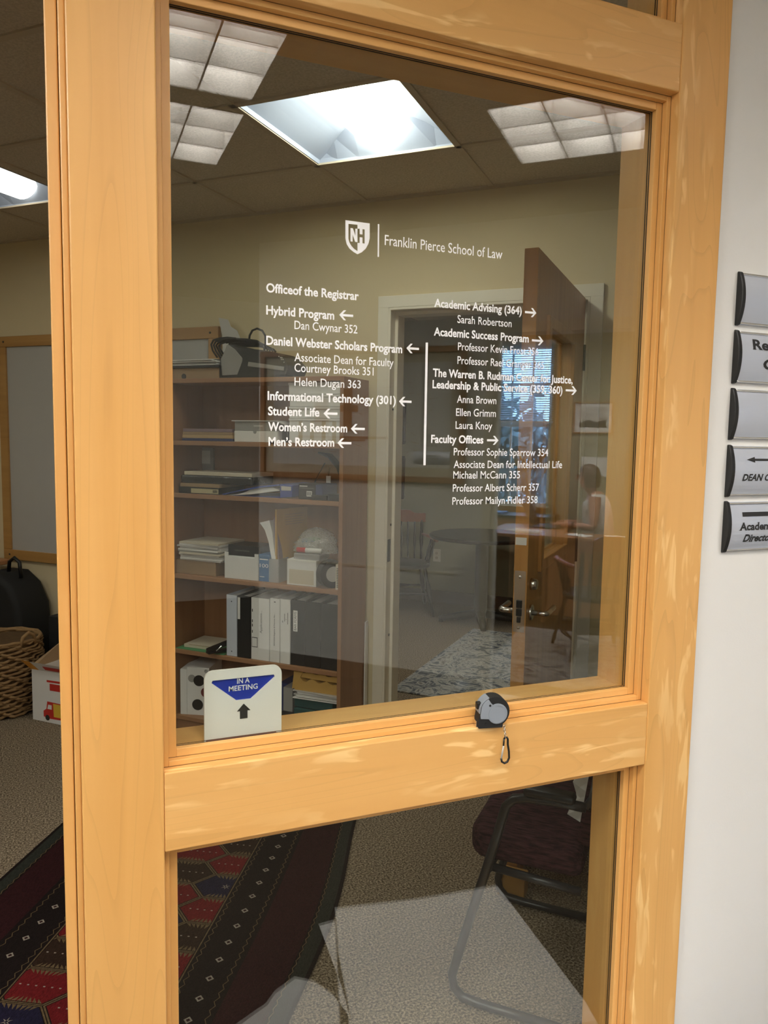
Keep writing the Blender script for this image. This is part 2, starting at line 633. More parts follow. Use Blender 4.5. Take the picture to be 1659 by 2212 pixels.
def slab(name, outer, holes, z0, z1, mat, frame='G', mapfn=None):
    """level slab with openings (outer and holes are 2-D loops)"""
    mb = MB()
    for z in (z0, z1):
        mb.flat([outer] + holes, lambda p, z=z: (p[0], p[1], z))
    for l in [outer] + holes:
        n = len(l)
        for i in range(n):
            p, q = l[i], l[(i + 1) % n]
            mb.add([(p[0], p[1], z0), (q[0], q[1], z0), (q[0], q[1], z1), (p[0], p[1], z1)], [(0, 1, 2, 3)])
    return struct(mb.build(name, mat), frame)


def upright(name, x0, x1, y0, y1, z0, z1, holes, mat, frame):
    """upright wall along x with rectangular openings, thickness y0..y1"""
    mb = MB()
    outer = [(x0, z0), (x1, z0), (x1, z1), (x0, z1)]
    hl = [[(h[0], h[2]), (h[1], h[2]), (h[1], h[3]), (h[0], h[3])] for h in holes]
    for y in (y0, y1):
        mb.flat([outer] + hl, lambda p, y=y: (p[0], y, p[1]))
    for l in [outer] + hl:
        for i in range(4):
            p, q = l[i], l[(i + 1) % 4]
            mb.add([(p[0], y0, p[1]), (q[0], y0, q[1]), (q[0], y1, q[1]), (p[0], y1, p[1])], [(0, 1, 2, 3)])
    return struct(mb.build(name, mat), frame)


def gv(av, bv):            # rooms across the corridor -> world
    return (S2 * (av + bv), 2 * YG + S2 * (av - bv))


def gw(a, b):
    return (S2 * (a + b), S2 * (b - a))


# floors
mb = MB().box(-6.6, 6.3, 1.355, 9.0, -0.03, 0.0)
struct(mb.build('floor', M['carpet']), 'G')
mb = MB().box(-4.2, 7.6, -8.4, 1.355, -0.03, 0.0)
struct(mb.build('floor_corridor', M['carpet_dark']), 'G')

# --- outer office
Z_C = 2.64
LIGHT_A = (-1.53, -0.93, 2.305, 2.905)       # basket light over the desk area
LIGHT_B = (-3.42, -2.82, 2.305, 2.905)
FILL_C = (-3.42, -2.82, 1.085, 1.685)  # fill light added out of view, brightens the office
FILL_D = (-4.64, -4.04, 1.085, 1.685)  # second added fill light, also out of view
sq = lambda l: [(l[0], l[2]), (l[1], l[2]), (l[1], l[3]), (l[0], l[3])]
office = [(-5.2, 3.41), (-5.2, -2.1), (-3.2, -1.22 + 0.02), (-0.94 + 0.0, 0.99), (1.43, 3.41)]
# corners of the ceiling outline in office axes (the partition runs at 45 degrees)


def w_of(x, y):
    return ((x - y) * S2, (x + y) * S2)


office = [(-5.2, 3.47), (-5.2, w_of(-5.92, 1.43)[1]), w_of(0.0, 1.43), w_of(3.5, 1.43), (1.5, 3.47)]
slab('ceiling', office, [sq(LIGHT_A), sq(LIGHT_B), sq(FILL_C), sq(FILL_D)], Z_C, Z_C + 0.02, M['tile'], 'W')
grid = MB()
for k in range(-7, 5):
    a = -1.54 + 0.61 * k
    if a < -5.1 or a > 1.2:
        continue
    b0 = max(-1.9, 1.43 * math.sqrt(2) + a + 0.03)
    for c0, c1 in ((b0, 3.40),):
        grid.box(a - 0.012, a + 0.012, c0, c1, Z_C - 0.006, Z_C + 0.001)
for k in range(-6, 3):
    b = 2.295 + 0.61 * k
    a1 = min(1.2, b - 1.43 * math.sqrt(2) - 0.03)
    if a1 > -5.0:
        grid.box(-5.15, a1, b - 0.012, b + 0.012, Z_C - 0.006, Z_C + 0.0012)
grid.box(-5.15, 1.3, 3.385, 3.41, Z_C - 0.01, Z_C + 0.001)
struct(grid.build('trim_1', M['tbar']), 'W')

DOOR = (-1.412, -0.482, 2.135)
upright('wall_back', -5.32, 1.6, 3.41, 3.53, 0, 2.75, [(DOOR[0], DOOR[1], -0.0 + 0.0005, DOOR[2])], M['tan_wall'], 'W')
upright('wall_left', -3.35, 3.41, 5.2, 5.32, 0, 2.75, [], M['tan_wall'], 'G')
bpy.data.objects['wall_left'].rotation_euler = (0, 0, math.pi / 4)
# partition wall either side of the timber frame; corridor face white, office face tan
mbw = MB()
mbw.box(1.288, 4.70, 1.295, 1.36, 0, 2.85, 0)
mbw.box(1.288, 4.70, 1.36, 1.425, 0, 2.85, 1)
mbw.box(-6.4, -1.11, 1.295, 1.36, 0, 2.85, 0)
mbw.box(-6.4, -1.11, 1.36, 1.425, 0, 2.85, 1)
mbw.box(-1.11, 1.288, 1.295, 1.36, 2.80, 2.85, 0)
struct(mbw.build('wall_front', [M['white_wall'], M['tan_wall']]), 'G')

# baseboard of the back wall
mb = MB()
mb.box(-5.2, -1.47, 3.398, 3.41, 0, 0.10)
mb.box(-0.42, 1.3, 3.398, 3.41, 0, 0.10)
struct(mb.build('baseboard_back', M['base_brown']), 'W')

# --- room behind the open door
slab('ceiling_inner', [(-3.0, 3.53), (1.6, 3.53), (1.6, 6.68), (-3.0, 6.68)], [(sq((-1.9, -1.3, 4.6, 5.2)))], 2.60, 2.62, M['tile'], 'W')
upright('wall_inner_back', -3.1, 1.7, 6.68, 6.78, 0, 2.75, [], M['green_wall'], 'W')
mb = MB().box(-3.1, -3.0, 3.53, 6.68, 0, 2.75)
struct(mb.build('wall_inner_left', M['green_wall']), 'W')
mb = MB().box(1.6, 1.7, 3.53, 6.68, 0, 2.75)
struct(mb.build('wall_inner_right', M['green_wall']), 'W')
mb = MB().box(-3.0, 1.6, 6.668, 6.68, 0, 0.115)
struct(mb.build('baseboard_inner', M['base_brown']), 'W')
mb = MB()
for a in (-2.5, -1.91, -1.29, -0.68):
    mb.box(a - 0.012, a + 0.012, 3.6, 6.68, 2.594, 2.601)
for b in (4.59, 5.21, 5.82, 6.43):
    mb.box(-3.0, 1.6, b - 0.012, b + 0.012, 2.594, 2.6005)
struct(mb.build('trim_2', M['tbar']), 'W')

# --- door frame (cream painted metal)
df = struct_empty('trim_3', 'W', (0, 3.41, 0))
for s, x in ((1, DOOR[0]), (-1, DOOR[1])):
    mb = MB()
    mb.box(min(x, x - s * 0.054), max(x, x - s * 0.054), -0.016, 0.0, 0, DOOR[2] + 0.054)
    mb.box(min(x, x + s * 0.012), max(x, x + s * 0.012), -0.016, 0.125, 0, DOOR[2])
    mb.box(min(x + s * 0.012, x + s * 0.028), max(x + s * 0.012, x + s * 0.028), 0.04, 0.125, 0, DOOR[2] - 0.012)
    mb.build('jamb', M['metal_trim'], df, bevel=0.002)
mb = MB()
mb.box(DOOR[0] - 0.054, DOOR[1] + 0.054, -0.0165, 0.0, DOOR[2] + 0.0004, DOOR[2] + 0.0544)
mb.box(DOOR[0], DOOR[1], -0.016, 0.125, DOOR[2] - 0.012, DOOR[2])
mb.box(DOOR[0] + 0.012, DOOR[1] - 0.012, 0.04, 0.125, DOOR[2] - 0.028, DOOR[2] - 0.012)
mb.build('head', M['metal_trim'], df, bevel=0.002)
for z in (1.66, 1.10, 0.55):
    a = DOOR[0] + 0.012
    MB().lathe([(0.006, 0), (0.006, 0.003), (0.002, 0.005)], 10, (a, 0.028, z), axis='x').build('silencer', M['matte_black'], df, smooth=True)
MB().box(DOOR[0] + 0.012, DOOR[0] + 0.0135, -0.008, 0.028, 0.92, 1.03).build('strike_plate', M['dark_grey'], df)

# --- oak door standing open towards us
dw, dt = 0.93, 0.045
dr = struct_empty('door_1', 'W', (-0.503, 3.403, 0))
dr.rotation_euler = (0, 0, -math.pi / 4 - math.pi / 2 - math.radians(0.9))
# local x: hinge -> lock edge (towards us), local y: +y is the far (-a) side ... face seen is y = 0
L0, L1, LZ0, LZ1 = 0.27, 0.735, 1.10, 1.91
mb = MB()
o_ = [(0, 0.012), (dw, 0.012), (dw, 2.13), (0, 2.13)]
h_ = [(L0, LZ0), (L1, LZ0), (L1, LZ1), (L0, LZ1)]
for y in (0.0, -dt):
    mb.flat([o_, h_], lambda p, y=y: (p[0], y, p[1]))
for l in (o_, h_):
    for i in range(4):
        p, q = l[i], l[(i + 1) % 4]
        mb.add([(p[0], 0, p[1]), (q[0], 0, q[1]), (q[0], -dt, q[1]), (p[0], -dt, p[1])], [(0, 1, 2, 3)])
DSIDE = 1
mb.build('leaf', M['oak_door'], dr)
for y0, y1 in ((-0.004, 0.012), (-dt - 0.012, -dt + 0.004)):
    mb = MB()
    w_ = 0.035
    mb.box(L0 - w_, L0 + 0.006, y0, y1, LZ0 - w_, LZ1 + w_)
    mb.box(L1 - 0.006, L1 + w_, y0, y1, LZ0 - w_, LZ1 + w_)
    mb.box(L0, L1, y0, y1, LZ0 - w_, LZ0 + 0.006)
    mb.box(L0, L1, y0, y1, LZ1 - 0.006, LZ1 + w_)
    mb.build('glazing_stop', M['oak_door'], dr, bevel=0.003)
MB().box(L0, L1, -dt / 2 - 0.003, -dt / 2 + 0.003, LZ0, LZ1).build('lite', M['lite'], dr)
# lock edge: plate with latch and bolt
lp = MB().box(dw - 0.0005, dw + 0.0015, -0.042, -0.004, 0.886, 1.092).build('lock_plate', M['steel'], dr)
for z0, z1, y0, y1 in ((0.967, 0.994, -0.033, -0.014), (0.940, 0.965, -0.033, -0.014), (0.918, 0.938, -0.030, -0.017)):
    MB().box(dw + 0.001, dw + 0.006, y0, y1, z0, z1).build('latch', M['black'], lp, bevel=0.002)
for z in (1.072, 0.900):
    MB().lathe([(0.005, 0), (0.005, 0.002), (0.002, 0.0025)], 12, (dw + 0.0012, -0.023, z), axis='x').build('screw', M['chrome'], lp, smooth=True)
label_part(MB().box(dw, dw + 0.0008, -0.043, -0.006, 1.178, 1.203).build('sticker', M['paper'], dr), 'white sticker on the door edge')
# levers, roses, cylinder
for y, s in ((0.0, 1), (-dt, -1)):
    mb = MB()
    mb.lathe([(0.027, 0), (0.027, 0.007), (0.024, 0.010)], 28, (dw - 0.06, y, 0.943), axis='y') if s > 0 else \
        mb.lathe([(0.027, 0), (0.027, -0.007), (0.024, -0.010)], 28, (dw - 0.06, y, 0.943), axis='y')
    rose = mb.build('rose', M['steel'], dr, smooth=True, bevel=0.001)
    yy = y + s * 0.055
    pts = [(dw - 0.06, y + s * 0.008, 0.943), (dw - 0.06, y + s * 0.045, 0.943)]
    for k in range(5):
        t = k / 4 * math.pi / 2
        pts.append((dw - 0.06 - 0.012 * (1 - math.cos(t)), y + s * (0.045 + 0.012 * math.sin(t)), 0.943))
    pts += [(dw - 0.10, yy + s * 0.002, 0.943), (dw - 0.175, yy + s * 0.002, 0.943)]
    MB().tube(pts, 0.0095, 12).build('lever', M['steel'], dr, smooth=True)
MB().lathe([(0.020, 0), (0.020, 0.008), (0.017, 0.020), (0.014, 0.022), (0, 0.022)], 24, (dw - 0.06, 0, 1.04), axis='y').build('cylinder', M['steel'], dr, smooth=True)
for z in (1.88, 1.05, 0.22):
    mb = MB()
    mb.tube([(0.0, 0.010, z - 0.055), (0.0, 0.010, z + 0.055)], 0.0085, 12)
    mb.box(-0.002, 0.012, -0.004, 0.006, z - 0.055, z + 0.055)
    mb.build('hinge', M['dark_grey'], dr)

# --- rooms across the corridor
KV = 4.28
DV = (-1.107, -0.19, 2.12)
CT = 2.74
t3 = [gv(-0.81, 2.855), gv(-0.21, 2.855), gv(-0.21, 3.455), gv(-0.81, 3.455)]
T_ = [(0.045, 0.640, -0.945, -0.350), (0.045, 0.640, -0.215, 0.380)]
T_FILL = [(-1.75, -1.155, -1.4, -0.805), (-1.75, -1.155, -0.215, 0.380), (-0.90, -0.305, -2.3, -1.705)]  # fill lights added outside the mirrored view to light the timber front
slab('ceiling_corridor', [(-3.5, 1.295), gv(2.35, KV), gv(-2.676, KV), (3.27, -4.4), (-3.5, -4.4)],
     [[(t[0], t[2]), (t[1], t[2]), (t[1], t[3]), (t[0], t[3])] for t in T_ + T_FILL] + [t3], CT, CT + 0.02, M['tile'], 'G')
mb = MB().box(-3.6, -3.5, -4.5, 1.36, 0, 2.85)
struct(mb.build('wall_corridor_left', M['white_wall']), 'G')
mb = MB().box(-3.6, 3.40, -4.5, -4.4, 0, 2.85)
struct(mb.build('wall_corridor_rear', M['white_wall']), 'G')
upright('wall_corridor_right', -2.676, 2.4, -KV - 0.12, -KV, 0, 2.85, [(DV[0], DV[1], 0.0005, DV[2])], M['white_wall'], 'V')
mb = MB().box(-2.676, -2.556, -7.7, -KV - 0.12, 0, 2.85)
struct(mb.build('wall_desk_left', M['white_wall']), 'V')
mb = MB().box(1.2, 1.32, -7.7, -KV - 0.12, 0, 2.85)
struct(mb.build('wall_desk_right', M['white_wall']), 'V')
WV = (-2.02, -1.40, 0.86, 2.47)
upright('wall_desk_back', -2.676, 1.32, -7.72, -7.6, 0, 2.85, [WV], M['green_wall'], 'V')
T_DESK_FILL = [(0.2, 0.8, -6.95, -6.35), (0.2, 0.8, -5.35, -4.75), (-2.3, -1.7, -5.35, -4.75)]  # fill lights added out of the reflected line of sight
slab('ceiling_desk', [(-2.6, -KV - 0.12), (1.2, -KV - 0.12), (1.2, -7.6), (-2.6, -7.6)],
     [[(-1.42, -6.95), (-0.82, -6.95), (-0.82, -6.35), (-1.42, -6.35)]] + [sq(t) for t in T_DESK_FILL], 2.60, 2.62, M['tile'], 'V')
# baseboard and the painted casing of that doorway
mb = MB()
mb.box(-2.676, DV[0] - 0.06, -KV, -KV + 0.012, 0, 0.11)
mb.box(DV[1] + 0.06, 2.3, -KV, -KV + 0.012, 0, 0.11)
struct(mb.build('baseboard_corridor', M['base_brown']), 'V')
mb = MB()
mb.box(-2.676, DV[0] - 0.22, -KV, -KV + 0.006, 0.722, 0.734)
struct(mb.build('trim_4', M['metal_trim']), 'V')
cs = struct_empty('trim_5', 'V', (0, -KV, 0))
for x0, x1 in ((DV[0] - 0.06, DV[0] + 0.014), (DV[1] - 0.014, DV[1] + 0.06)):
    mb = MB()
    mb.box(x0, x1, 0.0, 0.018, 0, DV[2] + 0.06)
    mb.box(x0 + 0.03, x1 - 0.02, 0.0, 0.028, 0, DV[2])
    mb.build('casing', M['metal_trim'], cs, bevel=0.002)
MB().box(DV[0] - 0.06, DV[1] + 0.06, 0, 0.0182, DV[2] + 0.0003, DV[2] + 0.06).build('casing', M['metal_trim'], cs, bevel=0.002)

# window of the desk room
wn = struct_empty('window_2', 'V', (0, -7.6, 0))
mb = MB()
x0, x1, z0, z1 = WV
for r in ((x0 - 0.07, x0, z0 - 0.05, z1 + 0.08), (x1, x1 + 0.07, z0 - 0.05, z1 + 0.08), (x0 - 0.07, x1 + 0.07, z1, z1 + 0.09), (x0 - 0.08, x1 + 0.08, z0 - 0.06, z0)):
    mb.box(r[0], r[1], 0.0, 0.03, r[2], r[3])
mb.build('casing', M['frame_oak'], wn)
mb = MB()
zm = (z0 + z1) / 2 + 0.02
for r in ((x0, x0 + 0.035, z0, z1), (x1 - 0.035, x1, z0, z1), (x0, x1, z0, z0 + 0.04), (x0, x1, z1 - 0.04, z1), (x0, x1, zm - 0.025, zm + 0.025)):
    mb.box(r[0], r[1], -0.07, -0.03, r[2], r[3])
for t in (1 / 3, 2 / 3):
    xm = x0 + (x1 - x0) * t
    mb.box(xm - 0.009, xm + 0.009, -0.06, -0.04, z0, z1)
for zz in ((z0 + zm) / 2, (zm + z1) / 2):
    mb.box(x0, x1, -0.06, -0.04, zz - 0.009, zz + 0.009)
mb.build('sash', M['white'], wn)
MB().box(x0, x1, -0.052, -0.049, z0, z1).build('pane', M['lite'], wn)

# ------------------------------------------------------------------ TIMBER PARTITION FRAME (window_1)
XL, XR = 0.0044, 0.1336          # mullion beside the door opening
SL, SR = 1.160, 1.288            # stile beside the white wall
YF, YB = 1.28, 1.432
R_BOT, R_MID, R_TOP, R_HEAD = (0.0, 0.05), (0.812, 0.952), (2.231, 2.362), (2.72, 2.80)
win = struct_empty('window_1')
mb = MB()
mb.box(XL, XR, YF, YB, 0, 2.80)
mb.build('mullion', M['maple_v'], win, bevel=0.0025)
mb = MB()
mb.box(XL - 0.0101, XL, 1.304, YB - 0.001, 0, 2.80)
mb.build('door_stop', M['maple_vs'], win, bevel=0.002)
mb = MB()
mb.box(XL - 0.0292, XL - 0.0112, 1.3165, YB - 0.002, 0, 2.2)
mb.box(XL - 0.0114, XL - 0.0001, 1.33, YB - 0.002, 0, 2.2)
mb.build('door_jamb', M['maple_vs'], win, bevel=0.002)
MB().box(SL, SR, YF, YB, 0, 2.80).build('stile', M['maple_vf'], win, bevel=0.0025)
for nm, (z0, z1) in (('bottom_rail', R_BOT), ('middle_rail', R_MID), ('top_rail', R_TOP), ('head_rail', R_HEAD)):
    MB().box(XR + 0.0003, SL - 0.0003, YF + 0.0006, YB, z0, z1).build(nm, M['maple_h'], win, bevel=0.0022)
# header and far jamb of the door opening at the left
MB().box(-1.0, XL - 0.03, YF + 0.0006, YB, R_TOP[0], R_TOP[1] + 0.06).build('door_head', M['maple_h'], win, bevel=0.0022)
MB().box(-1.11, -0.98, YF, YB, 0, 2.80).build('door_post', M['maple_v'], win, bevel=0.0025)
MB().box(-1.0, XL, YF + 0.03, YB - 0.02, R_TOP[1] + 0.05, 2.80).build('over_panel', M['maple_h'], win)

OPEN = [(R_MID[1], R_TOP[0]), (R_BOT[1], R_MID[0]), (R_TOP[1], R_HEAD[0])]
S1, S2_ = 0.0102, 0.025
for z0, z1 in OPEN:
    # two-step beads on the corridor face, deep stop on the office face
    for side in ('l', 'r'):
        mb = MB()
        for dpt, y0, y1 in ((S1, 1.304, 1.3305), (S2_, 1.3175, 1.3305)):
            if side == 'l':
                mb.box(XR, XR + dpt, y0, y1, z0, z1)
            else:
                mb.box(SL - dpt, SL, y0, y1, z0, z1)
        mb.build('glazing_bead', M['maple_vs'], win, bevel=0.0012)
        mb = MB()
        if side == 'l':
            mb.box(XR, XR + 0.020, 1.3375, YB - 0.001, z0, z1)
        else:
            mb.box(SL - 0.020, SL, 1.3375, YB - 0.001, z0, z1)
        mb.build('inner_stop', M['maple_vs'], win)
    for side in ('b', 't'):
        mb = MB()
        for k, (dpt, y0, y1) in enumerate(((S1, 1.304, 1.3305), (S2_, 1.3175, 1.3305))):
            e = (S1, S2_)[k]
            if side == 'b':
                mb.box(XR + e, SL - e, y0, y1, z0, z0 + dpt)
            else:
                mb.box(XR + e, SL - e, y0, y1, z1 - dpt, z1)
        mb.build('glazing_bead', M['maple_hs'], win, bevel=0.0012)
        mb = MB()
        if side == 'b':
            mb.box(XR + 0.02, SL - 0.02, 1.3375, YB - 0.001, z0, z0 + 0.018)
        else:
            mb.box(XR + 0.02, SL - 0.02, 1.3375, YB - 0.001, z1 - 0.020, z1)
        mb.build('inner_stop', M['maple_hs'], win)
    mb = MB()
    for dpt, y in ((0.0, 1.3036), (S1, 1.3171)):
        w_ = 0.0009
        mb.box(XR + dpt, XR + dpt + w_, y, 1.33, z0 + dpt, z1 - dpt)
        mb.box(SL - dpt - w_, SL - dpt, y, 1.33, z0 + dpt, z1 - dpt)
        mb.box(XR + dpt, SL - dpt, y, 1.33, z0 + dpt, z0 + dpt + w_)
        mb.box(XR + dpt, SL - dpt, y, 1.33, z1 - dpt - w_, z1 - dpt)
    mb.build('joint_line', M['joint'], win)
    mb = MB()
    xa, xb, za, zb = XR + S2_, SL - S2_, z0 + S2_, z1 - S2_
    g = 0.0009
    for y0, y1 in ((1.3302, 1.3312), (1.3368, 1.3378)):
        mb.box(xa - g, xa + g, y0, y1, za, zb)
        mb.box(xb - g, xb + g, y0, y1, za, zb)
        mb.box(xa, xb, y0, y1, za - 0.0004, za + 0.0003)
        mb.box(xa, xb, y0, y1, zb - g, zb + g)
    mb.build('gasket', M['gasket'], win)
    MB().box(XR + 0.008, SL - 0.008, YG, YG + 0.006, z0 + 0.006, z1 - 0.006).build('pane', M['pane'], win)

# ------------------------------------------------------------------ LIGHTS (fixtures with their own lamps)
def basket_light(l, label, strength, z=Z_C, frame='W', tint=(1.0, 0.97, 0.90, 1)):
    cx, cy, w = (l[0] + l[1]) / 2, (l[2] + l[3]) / 2, l[1] - l[0]
    t = thing('ceiling_light', label, 'ceiling light', frame, (cx, cy, z), group='basket ceiling lights')
    h = w / 2
    mb = MB()
    # side wings: curved white reflectors rising from the long edges to the spine
    n = 8
    for s in (-1, 1):
        pr = [(s * (h - (h - 0.06) * k / n), 0.012 + 0.10 * math.sin(k / n * math.pi / 2)) for k in range(n + 1)]
        for k in range(n):
            p, q = pr[k], pr[k + 1]
            mb.add([(p[0], -h, p[1]), (q[0], -h, q[1]), (q[0], h, q[1]), (p[0], h, p[1])], [(0, 1, 2, 3)])
    mb.add([(-0.06, -h, 0.113), (0.06, -h, 0.113), (0.06, h, 0.113), (-0.06, h, 0.113)], [(0, 1, 2, 3)])
    # curved end pieces
    for s in (-1, 1):
        for k in range(n):
            a0, a1 = k / n * math.pi, (k + 1) / n * math.pi
            p = [(h * math.cos(a0), s * (h - 0.0 - 0.10 * math.sin(a0) ** 2), 0.012 + 0.10 * math.sin(a0)), (h * math.cos(a1), s * (h - 0.10 * math.sin(a1) ** 2), 0.012 + 0.10 * math.sin(a1))]
            mb.add([(p[0][0], s * h, 0.0), (p[1][0], s * h, 0.0), p[1], p[0]], [(0, 1, 2, 3)])
    mb.box(-h, -h + 0.006, -h, h, -0.002, 0.14)
    mb.box(h - 0.006, h, -h, h, -0.002, 0.14)
    mb.box(-h, h, -h, -h + 0.006, -0.002, 0.14)
    mb.box(-h, h, h - 0.006, h, -0.002, 0.14)
    mb.box(-h, h, -h, h, 0.14, 0.15)
    mb.build('housing', M['lamp_body'], t, smooth=False)
    mb = MB()
    r = 0.095
    for k in range(12):
        a0, a1 = math.pi + k / 12 * math.pi, math.pi + (k + 1) / 12 * math.pi
        mb.add([(r * math.cos(a0), -h + 0.05, 0.085 + r * math.sin(a0) * 0.8), (r * math.cos(a1), -h + 0.05, 0.085 + r * math.sin(a1) * 0.8),
                (r * math.cos(a1), h - 0.05, 0.085 + r * math.sin(a1) * 0.8), (r * math.cos(a0), h - 0.05, 0.085 + r * math.sin(a0) * 0.8)], [(0, 1, 2, 3)])
    for y in (-h + 0.05, h - 0.05):
        vs = [(r * math.cos(math.pi + k / 12 * math.pi), y, 0.085 + 0.8 * r * math.sin(math.pi + k / 12 * math.pi)) for k in range(13)]
        mb.add(vs, [tuple(range(13))])
    mb.build('lamp_basket', glow('lamp_basket_glow', tint, strength), t, smooth=True)
    return t


WARM = (1.0, 0.98, 0.83, 1)
basket_light(LIGHT_A, 'square recessed ceiling light with a glowing central basket, seen through the upper pane', LAMP_OFFICE, tint=WARM)
basket_light(LIGHT_B, 'square recessed ceiling light seen through the opening left of the wooden post', LAMP_OFFICE_SIDE, tint=WARM)
basket_light(FILL_C, 'square ceiling light of the outer office, nearer the glazed partition', LAMP_OFFICE_FILL, tint=WARM)
basket_light(FILL_D, 'square ceiling light in the far left part of the outer office', LAMP_OFFICE_FILL, tint=WARM)


def louvre_light(cx, cy, w, z, frame, label, strength, rot=0.0, cells=3):
    t = thing('louvre_light', label, 'ceiling light', frame, (cx, cy, z), rot, group='louvred ceiling lights')
    h = w / 2
    mb = MB()
    e = 0.006
    mb.box(-h, -h + e, -h, h, -0.003, 0.125)
    mb.box(h - e, h, -h, h, -0.003, 0.125)
    mb.box(-h, h, -h, -h + e, -0.003, 0.125)
    mb.box(-h, h, h - e, h, -0.003, 0.125)
    mb.box(-h, h, -h, h, 0.125, 0.135)
    mb.build('housing', M['blade'], t)
    mb = MB()
    c = w / cells
    for k in range(1, cells):
        p = -h + c * k
        for ax in (0, 1):
            q = [(p - 0.0035, 0.0), (p + 0.0035, 0.0), (p + 0.016, 0.10), (p - 0.016, 0.10)]
            if ax == 0:
                mb.prism(q, -h, h, 'y')
            else:
                mb.prism(q, -h, h, 'x')
    mb.build('louvre', M['blade'], t)
    MB().add([(-h + e, -h + e, 0.112), (h - e, -h + e, 0.112), (h - e, h - e, 0.112), (-h + e, h - e, 0.112)], [(0, 1, 2, 3)]).build('diffuser', glow('diffuser_glow', (1.0, 0.93, 0.84, 1), strength), t)
    return t


for tr, lb in zip(T_, ['louvred ceiling light mirrored in the pane, the lower of the pair beside the post', 'louvred ceiling light mirrored in the pane, the upper of the pair beside the post']):
    louvre_light((tr[0] + tr[1]) / 2, (tr[2] + tr[3]) / 2, tr[1] - tr[0], CT, 'G', lb, LAMP_CORRIDOR)
for tr, lb in zip(T_FILL, ['corridor basket light farther left, nearer the rear wall', 'corridor basket light in front of the door opening', 'corridor basket light at the rear wall']):
    basket_light(tr, lb, LAMP_CORRIDOR_FILL, CT, 'G')
louvre_light(-0.51, -3.155, 0.60, CT, 'V', 'louvred ceiling light mirrored at the top right of the pane', LAMP_CORRIDOR)
louvre_light(-1.12, -6.65, 0.60, 2.60, 'V', 'louvred ceiling light of the room with the desk', LAMP_DESK)
louvre_light(-1.60, 4.90, 0.60, 2.60, 'W', 'louvred ceiling light of the room behind the open door', LAMP_INNER)
for tr, lb in zip(T_DESK_FILL, ['basket ceiling light at the right end of the room with the desk', 'basket ceiling light just right of the doorway, in the room with the desk', 'basket ceiling light just left of the doorway, in the room with the desk']):
    basket_light(tr, lb, LAMP_DESK_FILL, 2.60, 'V')

# ================================================================== LETTERING ON THE PANE
YT = YG - 0.0012
let = thing('directory_lettering', 'white vinyl office directory lettering and shield crest on the upper pane', 'lettering', 'G', (0.6, YT, 1.5))
LX, LZ = 0.6, 1.5


def vin(p):
    return (p[0] - LX, 0.0, p[1] - LZ)


def lin(name, s, pxl, pyl, pxr, pyr, cap, bold):
    xl, zl = on_g(pxl, pyl, YT)
    xr, zr = on_g(pxr, pyr, YT)
    mb = MB()
    write(mb, s, xl, xr, (zl + zr) / 2, cap / 0.70, vin, bold)
    o = mb.build(name, M['vinyl'], let, fix=False)
    return o


HB, HN = 0.0150, 0.0148
BOLD = 0.026
for s, a, b, c, d in [
        ('Officeof the Registrar', 575, 631, 775, 648), ('Hybrid Program', 575, 681, 722, 688), ('Daniel Webster Scholars Program', 575, 748, 869, 759),
        ('Informational Technology (301)', 578, 865, 855, 872), ('Student Life', 579, 897, 690, 899), ('Women\u2019s Restroom', 579, 931, 750, 933),
        ('Men\u2019s Restroom', 580, 963, 722, 964), ('Academic Advising (364)', 938, 664, 1127, 678), ('Academic Success Program', 937, 726, 1142, 738),
        ('The Warren B. Rudman Center for Justice,', 935, 816, 1237, 826), ('Leadership & Public Service (359, 360)', 934, 841, 1215, 848),
        ('Faculty Offices', 931, 957, 1044, 957)]:
    lin('heading_line', s, a, b, c, d, HB, BOLD)
for s, a, b, c, d in [
        ('Dan Cwynar 352', 636, 711, 772, 720), ('Associate Dean for Faculty', 636, 782, 850, 790), ('Courtney Brooks 351', 636, 805, 807, 809),
        ('Helen Dugan 363', 636, 834, 779, 838), ('Sarah Robertson', 988, 698, 1105, 706), ('Professor Kevin Frost 356', 989, 759, 1163, 765),
        ('Professor Rael Granger 365', 988, 788, 1175, 795), ('Anna Brown', 987, 871, 1072, 872), ('Ellen Grimm', 985, 899, 1071, 900), ('Laura Knoy', 984, 926, 1063, 928),
        ('Professor Sophie Sparrow 354', 980, 985, 1184, 984), ('Associate Dean for Intellectual Life', 980, 1012, 1214, 1010), ('Michael McCann 355', 979, 1034, 1123, 1033),
        ('Professor Albert Scherr 357', 978, 1062, 1164, 1060), ('Professor Mailyn Fidler 358', 977, 1090, 1161, 1087)]:
    lin('name_line', s, a, b, c, d, HN, 0.006)
lin('school_line', 'Franklin Pierce School of Law', 831, 531, 1085, 558, 0.0185, 0.004)

for d, xa, xb, y in [(-1, 733, 763, 680), (-1, 878, 905, 752), (-1, 862, 889, 867), (-1, 699, 729, 893), (-1, 758, 788, 926), (-1, 729, 759, 957),
                     (1, 1134, 1159, 674), (1, 1149, 1174, 735), (1, 1222, 1246, 843), (1, 1052, 1077, 951)]:
    x0, z = on_g(xa, y, YT)
    x1, _ = on_g(xb, y, YT)
    if d > 0:
        tip, tail = x1, x0
    else:
        tip, tail = x0, x1
    h, t = 0.0088, 0.0021
    sgn = -1 if d > 0 else 1
    mb = MB()
    mb.flat([[(tail, z - t), (tip + sgn * 0.003, z - t), (tip + sgn * 0.003, z + t), (tail, z + t)]], vin)
    mb.flat([[(tip, z), (tip + sgn * 0.0085, z + h), (tip + sgn * 0.0130, z + h), (tip + sgn * 0.0048, z), (tip + sgn * 0.0130, z - h), (tip + sgn * 0.0085, z - h)]], lambda p: (p[0] - LX, 0.0003, p[1] - LZ))
    mb.build('arrow', M['vinyl'], let, fix=False)


